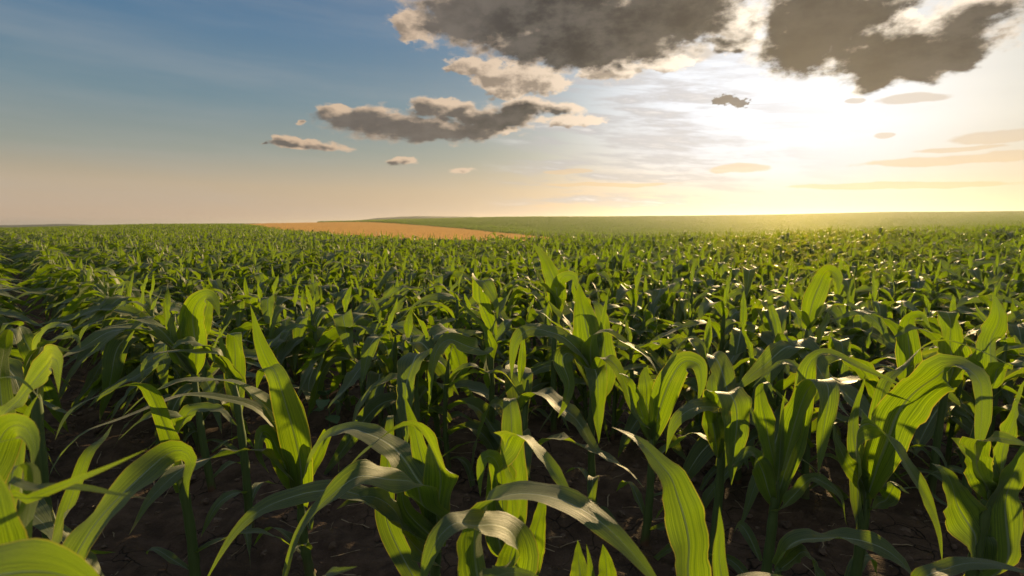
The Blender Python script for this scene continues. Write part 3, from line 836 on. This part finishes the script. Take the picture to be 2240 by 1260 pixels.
built = {}
for c, i in enumerate(ind):
    k = int(rng.integers(NPROTO))
    s = rng.uniform(0.82, 1.12) * vigour(X[i], Y[i])
    if k not in built:
        root = bpy.data.objects.new("corn_plant", None)
        root.empty_display_size = 0.05
        COL.objects.link(root)
        kids = [obj(kind, me, root) for kind, me in protos[k]]
        built[k] = (root, kids)
    else:
        r0, k0 = built[k]
        root = r0.copy(); COL.objects.link(root)
        for ch in k0:
            cc = ch.copy(); COL.objects.link(cc); cc.parent = root
    root.location = (X[i], Y[i], Z[i])
    root.rotation_euler = (rng.normal(0, .05), rng.normal(0, .05), rng.uniform(0, 6.283))
    root.scale = (s, s, s * rng.uniform(.95, 1.05))
    tag(root, "leafy green corn plant standing in the crowded rows behind the front plants", "corn plant", "corn plants in the crowded near rows")


def hidden_collection(name, meshes):
    c = bpy.data.collections.new(name)
    for i, me in enumerate(meshes):
        o = bpy.data.objects.new("%s_%02d" % (name, i), me)
        c.objects.link(o)
    return c


def scatter(name, P, rot, scl, idx, coll, tilt=None):
    """one object: a cloud of points with a copy of a mesh from coll on each (geometry nodes)"""
    me = bpy.data.meshes.new(name)
    me.vertices.add(len(P)); me.vertices.foreach_set("co", np.asarray(P, np.float32).ravel())
    E = np.zeros((len(P), 3), np.float32); E[:, 2] = rot
    if tilt is not None: E[:, :2] = tilt
    a = me.attributes.new("rot", "FLOAT_VECTOR", "POINT"); a.data.foreach_set("vector", E.ravel())
    a = me.attributes.new("scl", "FLOAT", "POINT"); a.data.foreach_set("value", np.asarray(scl, np.float32))
    a = me.attributes.new("pick", "INT", "POINT"); a.data.foreach_set("value", np.asarray(idx, np.int32))
    o = obj(name, me)
    ng = bpy.data.node_groups.new(name, "GeometryNodeTree")
    ng.interface.new_socket("Geometry", in_out="INPUT", socket_type="NodeSocketGeometry")
    ng.interface.new_socket("Geometry", in_out="OUTPUT", socket_type="NodeSocketGeometry")
    N, Lk = ng.nodes, ng.links
    gi, go = N.new("NodeGroupInput"), N.new("NodeGroupOutput")
    ci = N.new("GeometryNodeCollectionInfo"); ci.inputs["Collection"].default_value = coll
    ci.inputs["Separate Children"].default_value = True; ci.inputs["Reset Children"].default_value = True
    ip = N.new("GeometryNodeInstanceOnPoints"); ip.inputs["Pick Instance"].default_value = True

    def attr(nm, typ):
        n = N.new("GeometryNodeInputNamedAttribute"); n.data_type = typ
        n.inputs["Name"].default_value = nm
        return n.outputs[0]
    e2r = N.new("FunctionNodeEulerToRotation")
    Lk.new(attr("rot", "FLOAT_VECTOR"), e2r.inputs[0])
    Lk.new(gi.outputs[0], ip.inputs["Points"]); Lk.new(ci.outputs[0], ip.inputs["Instance"])
    Lk.new(attr("pick", "INT"), ip.inputs["Instance Index"])
    Lk.new(e2r.outputs[0], ip.inputs["Rotation"]); Lk.new(attr("scl", "FLOAT"), ip.inputs["Scale"])
    Lk.new(ip.outputs[0], go.inputs[0])
    md = o.modifiers.new("scatter", "NODES"); md.node_group = ng
    return o


NA, NB = 18, 10
mesh_mid = [joined("corn_mid", plant_geo(100 + k, 14, 4, 6)) for k in range(NA)]
mesh_low = [joined("corn_low", plant_geo(300 + k, 7, 2, 3, 3)) for k in range(NB)]
crop_coll = hidden_collection("corn_crop", mesh_mid + mesh_low)

rest = ~mask_ind
Xr, Yr, Zr, dr = X[rest], Y[rest], Z[rest], dist[rest]
pick = np.where(dr < 26, rng.integers(0, NA, len(Xr)), NA + rng.integers(0, NB, len(Xr)))
o = scatter("corn_crop", np.stack([Xr, Yr, Zr], 1), rng.uniform(0, 6.283, len(Xr)), rng.uniform(0.78, 1.14, len(Xr)) * vigour(Xr, Yr), pick, crop_coll, rng.normal(0, .05, (len(Xr), 2)))
tag(o, "dense green corn crop stretching in rows to the near horizon", "corn crop", None, "stuff")

# ------------------------------------------------------------------ the far corn field on the opposite slope


def row_clump(seed):
    r = np.random.default_rng(seed)
    parts = []
    for k in range(16):
        x = (k - 7.5) * 0.19 + r.uniform(-.05, .05); y = r.normal(0, .04)
        for kind, (V, Fc, UV, lr) in plant_geo(int(r.integers(500, 540)), 5, 1, 3, 5)[1:]:
            a = r.uniform(0, 6.28); s = r.uniform(.85, 1.15)
            c, q = math.cos(a), math.sin(a)
            V2 = np.stack([V[:, 0] * c - V[:, 1] * q, V[:, 0] * q + V[:, 1] * c, V[:, 2]], 1) * s + [x, y, 0]
            parts.append((kind, (V2, Fc, UV, (lr + k * .17) % 1)))
    return joined("row_clump", parts)


far_coll = hidden_collection("far_corn", [row_clump(40 + k) for k in range(6)])
rot_row = math.atan2(0.80, -0.60)
c_, s_ = math.cos(rot_row), math.sin(rot_row)
U, Vv = np.meshgrid(np.arange(-800, 800, 3.0), np.arange(-700, 700, 1.06), indexing="ij")
U = U + rng.uniform(-.3, .3, U.shape)
X2 = (U * c_ - Vv * s_).ravel(); Y2 = (U * s_ + Vv * c_).ravel()
p2 = 1120 + F * X2 / np.maximum(Y2, 1)
lo = np.where(p2 < 1215, np.interp(p2, BPX, BYY), np.interp(p2, [1215, 1500, 2240, 2800], [78, 70, 60, 55.]))
k2 = (p2 > 700) & (p2 < 2500) & (Y2 > lo) & (Y2 < 445)
X2, Y2 = X2[k2], Y2[k2]
Z2 = ground_z(X2, Y2)
vi = np.round((-X2 * s_ + Y2 * c_) / 1.06).astype(int)
fx = (rng.random(len(X2)) > 0.08) & (vi % 23 != 0)
X2, Y2, Z2 = X2[fx], Y2[fx], Z2[fx]
o = scatter("distant_corn_field", np.stack([X2, Y2, Z2], 1), rot_row + rng.normal(0, .02, len(X2)) + math.pi * rng.integers(0, 2, len(X2)),
            rng.uniform(.5, 1.35, len(X2)) * (1 + 0.08 * np.sin(X2 * .05 + 1.3 * np.sin(Y2 * .021)) + 0.06 * np.sin(Y2 * .09 + X2 * .03)), rng.integers(0, 6, len(X2)), far_coll)
tag(o, "hazy green corn field covering the opposite slope beyond the wheat", "corn field", None, "stuff")

# ------------------------------------------------------------------ ripe wheat strip


def wheat_tuft(seed):
    r = np.random.default_rng(seed)
    Vs, Fs, o = [], [], 0
    for k in range(60):
        x, y = r.uniform(-.6, .6, 2)
        h = r.uniform(.48, .66); a = r.uniform(0, 6.28); w = .012
        dx, dy = r.normal(0, .08, 2)
        c, s = math.cos(a) * w, math.sin(a) * w
        V = [[x - c, y - s, 0], [x + c, y + s, 0], [x + dx + c * .7, y + dy + s * .7, h * .8], [x + dx - c * .7, y + dy - s * .7, h * .8],
             [x + dx * 1.7 + c * 2.2, y + dy * 1.7 + s * 2.2, h * .95], [x + dx * 1.7 - c * 2.2, y + dy * 1.7 - s * 2.2, h * .95]]
        Vs += V; Fs += [[o, o + 1, o + 2, o + 3], [o + 3, o + 2, o + 4, o + 5]]; o += 6
    return mesh_from("tuft", np.array(Vs), np.array(Fs), [M_WHEAT])


wheat_coll = hidden_collection("wheat_tufts", [wheat_tuft(70 + k) for k in range(5)])
U, Vv = np.meshgrid(np.arange(-230, 40, 0.95), np.arange(24, 330, 0.95), indexing="ij")
U = (U + rng.uniform(-.4, .4, U.shape)).ravel(); Vv = (Vv + rng.uniform(-.4, .4, Vv.shape)).ravel()
pw = 1120 + F * U / np.maximum(Vv, 1)
e0 = np.interp(pw, EPX, EYY) + 0.6
e1 = np.interp(pw, BPX, BYY) - 0.8
kw = (pw > 470) & (pw < 1214) & (Vv > e0) & (Vv < e1)
kw &= (np.abs(((U * 0.80 + Vv * 0.60) % 18.0) - 9) > 0.9)
U, Vv = U[kw], Vv[kw]
o = scatter("wheat_field", np.stack([U, Vv, ground_z(U, Vv)], 1), rng.uniform(0, 6.28, len(U)), rng.uniform(.9, 1.1, len(U)), rng.integers(0, 5, len(U)), wheat_coll)
tag(o, "narrow strip of ripe golden wheat between the two corn fields", "wheat field", None, "stuff")

# ------------------------------------------------------------------ straw litter and clods on the soil


def straw_bit(seed):
    r = np.random.default_rng(seed)
    L = r.uniform(.02, .08)
    P = np.stack([np.linspace(-L, L, 5), r.normal(0, .0012, 5), np.abs(r.normal(0.003, .003, 5))], 1)
    g = tube(P, np.full(5, r.uniform(.0012, .003)), 4)
    return mesh_from("straw", g[0], g[1], [M_STRAW])


def clod(seed):
    r = np.random.default_rng(seed)
    V, Fc = [], []
    nlat, nlon = 5, 8
    ph = r.uniform(0, 6, 6)
    for i in range(nlat + 1):
        for j in range(nlon):
            a, b = math.pi * (0.02 + 0.96 * i / nlat), 2 * math.pi * j / nlon
            d = np.array([math.sin(a) * math.cos(b), math.sin(a) * math.sin(b), math.cos(a) * .7])
            k = 1 + .22 * math.sin(3 * d[0] + ph[0]) + .2 * math.sin(4 * d[1] + ph[1]) + .15 * math.sin(6 * d[2] + ph[2] + 5 * d[0])
            V.append(d * k * .02)
    for i in range(nlat):
        for j in range(nlon):
            a = i * nlon + j; b = i * nlon + (j + 1) % nlon
            Fc.append([a, a + nlon, b + nlon, b])
    return mesh_from("clod", np.array(V), np.array(Fc), [M_CLOD], smooth=False)


lit_coll = hidden_collection("straw_bits", [straw_bit(k) for k in range(8)])
n = 2600
xs = rng.uniform(-6, 6, n); ys = rng.uniform(0.6, 8, n)
ok = np.abs(xs) < ys * 1.05
xs, ys = xs[ok], ys[ok]
o = scatter("straw_litter", np.stack([xs, ys, ground_z(xs, ys) + .012], 1), rng.uniform(0, 6.28, len(xs)), rng.uniform(.5, 1.3, len(xs)), rng.integers(0, 8, len(xs)), lit_coll, rng.normal(0, .2, (len(xs), 2)))
tag(o, "scattered dry straw bits lying on the brown soil", "straw", None, "stuff")
clod_coll = hidden_collection("soil_clods", [clod(k) for k in range(6)])
n = 9000
xs = rng.uniform(-6, 6, n); ys = rng.uniform(0.6, 8, n)
ok = np.abs(xs) < ys * 1.05
xs, ys = xs[ok], ys[ok]
o = scatter("soil_clods", np.stack([xs, ys, ground_z(xs, ys) + .0], 1), rng.uniform(0, 6.28, len(xs)), np.minimum(rng.gamma(1.6, .34, len(xs)), 1.1), rng.integers(0, 6, len(xs)), clod_coll)
tag(o, "small crumbled clods lying on the brown soil", "soil clods", None, "stuff")

# a broadleaf weed on the soil
wroot = bpy.data.objects.new("weed", None); COL.objects.link(wroot)
wx, wy = (705 - 1120) / F * 3.6, 3.6
wroot.location = (wx, wy, float(ground_z(wx, wy)[0])); wroot.empty_display_size = .05
tag(wroot, "small round-leaved weed on the bare soil left of centre", "weed")
r = np.random.default_rng(5)
g = tube(np.array([[0, 0, -.02], [.01, 0, .1], [0, .01, .2], [.01, 0, .27]]), np.array([.004, .004, .003, .002]), 6)
obj("stem", mesh_from("stem", g[0], g[1], [M_WEED]), wroot)
for k in range(6):
    a = k * 2.4; z = .08 + .035 * k; L = .13 - .008 * k
    s = np.linspace(0, 1, 9)
    d = np.array([math.sin(a), math.cos(a), 0])
    P = d[None, :] * (s * L)[:, None] + np.stack([0 * s, 0 * s, z + .05 * s - .08 * s**2], 1)
    S = np.broadcast_to(np.array([math.cos(a), -math.sin(a), 0]), P.shape)
    w = .095 * np.where(s < .3, .06, np.sin(np.clip((s - .3) / .7, 0, 1) ** .7 * math.pi) ** .8 + .03)
    g = blade(P, S.copy(), w, 6, .2, .1, .08, 9, k, .3)
    obj("leaf", mesh_from("leaf", g[0], g[1], [M_WEED]), wroot)

# ------------------------------------------------------------------ distant hills


def hill(name, prof, D, depth):
    """a long ridge: profile of (px, py) tops at distance D"""
    px = np.linspace(prof[0][0], prof[-1][0], 120)
    py = np.interp(px, [p[0] for p in prof], [p[1] for p in prof])
    top = H + D * (492 - py) / F + 6.0
    top += np.where(top > 8, rng.normal(0, 0.25, len(px)), 0)
    x = (px - 1120) / F * D
    rows = np.linspace(-1, 1, 15)
    V = []
    for q in rows:
        h = math.cos(q * math.pi / 2) ** 1.5
        V.append(np.stack([x * (1 + q * depth / D * .5), np.full_like(x, D + q * depth), -6.4 + top * h], 1))
    V = np.concatenate(V)
    n = len(px)
    i = np.arange(len(rows) - 1)[:, None]; j = np.arange(n - 1)[None, :]
    a = i * n + j
    Fc = np.stack([a, a + 1, a + n + 1, a + n], -1).reshape(-1, 4)
    return tag(obj(name, mesh_from(name, V, Fc, [M_HILL])), kind="structure")


hill("hills", [(-500, 497), (-100, 493), (60, 491.5), (140, 489.5), (220, 491.5), (330, 490), (420, 488.5), (560, 488), (680, 487), (760, 484), (830, 476.5), (880, 473.5), (930, 472.5),
               (1000, 473.5), (1060, 475), (1130, 479), (1300, 484), (1500, 490)], 1250, 150)

# ------------------------------------------------------------------ sun, sky, haze
sd = np.array([math.sin(R(SUN_AZ)) * math.cos(R(SUN_EL)), math.cos(R(SUN_AZ)) * math.cos(R(SUN_EL)), math.sin(R(SUN_EL))])
sl = bpy.data.lights.new("sun", "SUN")
sl.energy = 5.0
sl.angle = R(0.6)
sl.color = (1.0, 0.72, 0.34)
so = bpy.data.objects.new("sun", sl)
COL.objects.link(so)
so.rotation_euler = Vector(-sd).to_track_quat("-Z", "Y").to_euler()
so.location = (20, 40, 30)

world = bpy.data.worlds.new("World")
scene.world = world
world.use_nodes = True
wt = world.node_tree
wt.nodes.clear()
t = NT(wt)


def dd(px, py, rx, ry):
    a, e = azel(px, py)
    a2, _ = azel(px + rx, py); _, e2 = azel(px, py - ry)
    return a, e, abs(a2 - a), abs(e2 - e)


CLOUDS = [  # px, py, rx, ry in the photograph; turned into compass directions
    (1190, 0, 295, 120), (1050, 40, 160, 85), (1330, 60, 275, 105), (1480, 20, 180, 105), (1290, 120, 120, 36), (1180, 100, 130, 45),
    (1800, 30, 180, 145), (1750, 90, 120, 78), (1930, 115, 150, 82), (1910, 170, 55, 32), (2050, 105, 150, 66), (2110, 130, 90, 34), (2010, 160, 90, 26), (2130, 25, 130, 45), (1880, 10, 150, 50),
    (1600, 100, 60, 22),
    (800, 262, 120, 28), (920, 282, 190, 27), (1020, 284, 110, 20), (1090, 258, 110, 20), (735, 250, 50, 18), (950, 240, 46, 24), (1000, 245, 55, 16),
    (1140, 242, 90, 24), (1210, 240, 70, 15), (625, 306, 26, 10), (680, 314, 90, 9), (664, 271, 16, 6), (585, 309, 9, 4),
    (880, 358, 34, 12), (1012, 370, 36, 8),
]
DARKS = [(1590, 219, 26, 13), (1618, 226, 22, 10), (1570, 222, 16, 6)]
PUFFS = [(905, 58, 52, 36), (1040, 145, 66, 28), (1100, 165, 80, 34), (1180, 182, 70, 32), (1110, 195, 60, 26), (998, 150, 24, 14), (965, 235, 60, 20), (745, 245, 50, 14), (1340, 150, 90, 26), (1450, 140, 70, 22), (1620, 60, 56, 56), (1960, 46, 56, 28), (1250, 262, 90, 14), (1090, 285, 60, 10), (640, 312, 60, 9)]
BANDS = [(2180, 298, 120, 17), (2050, 352, 250, 12), (2200, 342, 120, 14), (1610, 370, 75, 11), (1940, 292, 30, 6), (2000, 215, 90, 12), (1950, 405, 300, 8), (1870, 224, 24, 6),
         (1240, 375, 60, 6), (1330, 405, 160, 5), (2100, 325, 110, 6), (1500, 120, 80, 22)]


def ellipse_group(name, lst, warp_amp, nscale, amp):
    g = bpy.data.node_groups.new(name, "ShaderNodeTree")
    g.interface.new_socket("P", in_out="INPUT", socket_type="NodeSocketVector")
    g.interface.new_socket("D", in_out="OUTPUT", socket_type="NodeSocketFloat")
    q = NT(g)
    gi = q.n("NodeGroupInput"); go = q.n("NodeGroupOutput")
    P = gi.outputs[0]
    nv = q.v("MULTIPLY", P, (nscale, nscale * 1.75, 1.0))
    wn = q.noise(nv, 0.55, 3, 0.5, out=1)
    W = q.v("MULTIPLY_ADD", wn, (warp_amp * 2, warp_amp, 0))
    W.node.inputs[2].default_value = (-warp_amp, -warp_amp * .5, 0)
    Pw = q.v("ADD", P, W)
    cur = None
    for px, py, rx, ry in lst:
        a, e, ra, re = dd(px, py, rx, ry)
        d = q.v("MULTIPLY_ADD", Pw, (1 / ra, 1 / re, 0))
        d.node.inputs[2].default_value = (-a / ra, -e / re, 0)
        l = q.v("LENGTH", d, out=1)
        if cur is None: cur = l
        else:
            nd = q.n("ShaderNodeMath", operation="SMOOTH_MIN"); q.put(nd.inputs[0], cur); q.put(nd.inputs[1], l); nd.inputs[2].default_value = 0.25
            cur = nd.outputs[0]
    mask = q.m("MULTIPLY", q.m("MINIMUM", q.m("MAXIMUM", q.m("SUBTRACT", 1.08, cur), -0.9), 0.8), 1.5)
    f1 = q.noise(nv, 1.0, 11, 0.60)
    f2 = q.noise(nv, 5.5, 5, 0.62)
    f1 = q.m("ADD", f1, q.m("MULTIPLY", q.m("SUBTRACT", f2, 0.5), 0.14))
    dens = q.m("ADD", mask, q.m("MULTIPLY", q.m("SUBTRACT", f1, 0.5), amp))
    q.put(go.inputs[0], dens)
    return g


G_C = ellipse_group("cumulus", CLOUDS, 2.4, 0.55, 1.8)
G_D = ellipse_group("small_dark", DARKS, 0.9, 2.2, 2.4)
G_P = ellipse_group("puffs", PUFFS, 1.6, 0.75, 2.3)
G_B = ellipse_group("bands", BANDS, 1.0, 0.30, 1.6)


def call(g, vec):
    nd = t.n("ShaderNodeGroup"); nd.node_tree = g
    t.put(nd.inputs[0], vec)
    return nd.outputs[0]


dirv = t.v("NORMALIZE", t.n("ShaderNodeTexCoord").outputs["Generated"])
dx, dy, dz = t.sep(dirv)
az = t.m("MULTIPLY", t.m("ARCTAN2", dx, dy), 180 / math.pi)
el = t.m("MULTIPLY", t.m("ARCSINE", dz), 180 / math.pi)
P = t.xyz(az, el, 0.0)
cosang = t.v("DOT_PRODUCT", dirv, tuple(sd), out=1)
ang = t.m("MULTIPLY", t.m("ARCCOSINE", t.m("MINIMUM", cosang, 0.99999)), 180 / math.pi)

sky = t.n("ShaderNodeTexSky", sky_type="NISHITA", sun_disc=False, sun_elevation=R(SUN_EL), sun_rotation=R(SUN_AZ), altitude=150, air_density=1.0, dust_density=2.5, ozone_density=1.6)
nish = t.v("SCALE", sky.outputs[0]); nish.node.inputs["Scale"].default_value = 0.10

# clear air: blue overhead to tan at the horizon, a broad white glow round the sun
ramp = t.n("ShaderNodeValToRGB")
cr = ramp.color_ramp
stops = [(-90, (0.10, 0.09, 0.05)), (-2, (0.40, 0.30, 0.19)), (0.5, (0.60, 0.44, 0.315)), (3.5, (0.53, 0.41, 0.28)), (6.5, (0.30, 0.32, 0.27)), (11, (0.155, 0.245, 0.29)), (17, (0.085, 0.185, 0.30)), (25, (0.040, 0.122, 0.265)), (32, (0.04, 0.12, 0.27)), (46, (0.18, 0.24, 0.31)), (90, (0.27, 0.30, 0.35))]  # topmost stops, out of view, are brightened as added fill light
while len(cr.elements) < len(stops): cr.elements.new(0.5)
for e_, (d_, c_) in zip(cr.elements, stops):
    e_.position = (d_ + 90) / 180; e_.color = (*c_, 1)
t.put(ramp.inputs[0], t.m("DIVIDE", t.m("ADD", el, 90.0), 180.0))
base = t.mix(0.12, ramp.outputs[0], nish)
azd = t.m("DIVIDE", t.m("SUBTRACT", az, SUN_AZ), 1.55)
eld = t.m("SUBTRACT", el, 11.0)
ga = t.m("SQRT", t.m("ADD", t.m("MULTIPLY", azd, azd), t.m("MULTIPLY", eld, eld)))
g1 = t.m("POWER", 2.718, t.m("MULTIPLY", t.m("POWER", t.m("DIVIDE", ga, 12.0), 2.0), -1.0))
g2 = t.m("POWER", 2.718, t.m("DIVIDE", ga, -8.5))
glow_col = t.mix(t.ss(el, 1.0, 7.5), (0.50, 0.48, 0.47), (0.86, 0.90, 0.97))
glow_col = t.mix(t.m("MULTIPLY", t.ss(az, 27, 42), 0.5), glow_col, (0.86, 0.75, 0.54))
base = t.mix(t.ss(g1, 0.0, 0.85), base, glow_col)
base = t.mix(1.0, base, t.mix(t.m("MULTIPLY", g2, 0.10), (0, 0, 0), glow_col), "ADD")
# uneven high haze in the clear part
hz1 = t.noise(t.xyz(t.m("MULTIPLY_ADD", el, 0.10, t.m("MULTIPLY", az, 0.03)), t.m("MULTIPLY", el, 0.22), 7.0), 1.0, 5, 0.55)
base = t.mix(t.m("MULTIPLY", t.ss(hz1, 0.40, 0.72), 0.20), base, (0.46, 0.45, 0.44))
# thin streaked cirrus left of the glow
cv = t.xyz(t.m("MULTIPLY", az, 0.11), t.m("MULTIPLY_ADD", az, 0.06, t.m("MULTIPLY", el, 0.80)), 3.0)
ci = t.noise(cv, 1.0, 10, 0.62, dist=0.15)
cwin = t.m("MULTIPLY", t.m("MULTIPLY", t.ss(az, -4, 6), t.ss(az, 34, 15)), t.m("MULTIPLY", t.ss(el, 0.5, 2.5), t.ss(el, 19, 12)))
base = t.mix(t.m("MULTIPLY", t.m("MULTIPLY", t.ss(ci, 0.42, 0.62), cwin), 0.8), base, (0.50, 0.48, 0.49))
base = t.mix(t.m("MULTIPLY", t.m("MULTIPLY", t.ss(ci, 0.56, 0.74), cwin), 0.7), base, (1.0, 0.97, 0.93))
# low bands of cloud
db = call(G_B, P)
near = t.m("POWER", 2.718, t.m("DIVIDE", ang, -13.0))
bcol = t.mix(t.ss(el, 2, 9), (0.80, 0.56, 0.30), (0.62, 0.52, 0.42))
base = t.mix(t.m("MULTIPLY", t.ss(db, 0.05, 0.5), 0.72), base, bcol)
# cumulus: thin parts glow, thick parts are grey; the side towards the sun is brighter
d1 = call(G_C, P)
tox = t.m("SUBTRACT", SUN_AZ, az); toy = t.m("SUBTRACT", SUN_EL + 16.0, el)
tn = t.v("NORMALIZE", t.xyz(tox, toy, 0.0))
off = t.v("SCALE", tn); off.node.inputs["Scale"].default_value = 1.0
d2 = call(G_C, t.v("ADD", P, off))
cover = t.ss(d1, -0.14, 0.56)
lump = t.noise(t.v("MULTIPLY", P, (0.6, 1.0, 1)), 1.0, 5, 0.52)
sh = t.m("ADD", t.m("MULTIPLY", d1, 0.42), t.m("MULTIPLY", d2, 0.62))
sh = t.m("ADD", sh, t.m("MULTIPLY", t.m("SUBTRACT", lump, 0.5), 0.9))
thick = t.ss(sh, -0.10, 0.85)
lit = t.mix(near, (0.60, 0.43, 0.29), (1.9, 1.72, 1.45))
soft = t.noise(t.v("MULTIPLY", P, (0.26, 0.46, 1)), 1.0, 8, 0.62)
drk = t.mix(t.ss(soft, 0.32, 0.66), (0.030, 0.032, 0.036), (0.135, 0.122, 0.110))
drk = t.mix(t.m("MULTIPLY", t.ss(az, 3, -8), 0.55), drk, (0.21, 0.18, 0.155))
drk = t.mix(t.m("MULTIPLY", near, 1.1), drk, (0.105, 0.086, 0.064))
# bright ragged puffs behind the dark masses
dp = call(G_P, P); dp2 = call(G_P, t.v("ADD", P, off))
pth = t.ss(t.m("ADD", t.m("MULTIPLY", dp2, 0.8), t.m("MULTIPLY", t.m("SUBTRACT", lump, 0.5), 1.2)), 0.2, 1.1)
pcol = t.mix(t.m("MULTIPLY", pth, 0.85), lit, t.mix(near, (0.20, 0.155, 0.12), (0.34, 0.26, 0.17)))
base = t.mix(t.m("MULTIPLY", t.ss(dp, 0.0, 0.5), 0.95), base, pcol)
ccol = t.mix(thick, lit, drk)
final = t.mix(cover, base, ccol)
final = t.mix(t.m("MULTIPLY", t.ss(call(G_D, P), 0.0, 0.45), 0.9), final, (0.17, 0.135, 0.10))
# unseen sky behind the camera, paled to add fill light on the field
behind = t.m("MULTIPLY", t.ss(dy, 0.25, -0.35), t.ss(el, -2, 6))
final = t.mix(t.m("MULTIPLY", behind, 0.8), final, (0.29, 0.31, 0.33))
bg = t.n("ShaderNodeBackground"); t.put(bg.inputs[0], final); bg.inputs[1].default_value = 0.69
wo = t.n("ShaderNodeOutputWorld"); t.put(wo.inputs[0], bg.outputs[0])
world.cycles.sampling_method = "MANUAL"
world.cycles.sample_map_resolution = 512

hm, ht, hout = new_mat("haze")
pv = ht.n("ShaderNodeVolumePrincipled")
pv.inputs["Color"].default_value = (0.92, 0.92, 0.95, 1)
pv.inputs["Density"].default_value = 0.00019
pv.inputs["Anisotropy"].default_value = 0.68
ht.put(hout.inputs["Volume"], pv.outputs[0])
bx, z0, z1 = 8600.0, -8.0, 22.5
Vb = np.array([[-bx, -bx, z0], [bx, -bx, z0], [bx, bx, z0], [-bx, bx, z0], [-bx, -bx, z1], [bx, -bx, z1], [bx, bx, z1], [-bx, bx, z1]])
Fb = np.array([[3, 2, 1, 0], [4, 5, 6, 7], [0, 1, 5, 4], [1, 2, 6, 5], [2, 3, 7, 6], [3, 0, 4, 7]])
hz = obj("haze", mesh_from("haze", Vb, Fb, [hm], smooth=False))
tag(hz, kind="stuff")
hz.display_type = "WIRE"

# ------------------------------------------------------------------ render settings
scene.view_settings.view_transform = "Standard"
scene.view_settings.look = "None"
scene.view_settings.exposure = 0.58
scene.view_settings.gamma = 1.0
cy = scene.cycles
cy.max_bounces = 7
cy.diffuse_bounces = 3
cy.glossy_bounces = 2
cy.transmission_bounces = 4
cy.volume_bounces = 0
cy.transparent_max_bounces = 4
cy.caustics_reflective = False
cy.caustics_refractive = False
cy.use_denoising = True
cy.sample_clamp_indirect = 4.0
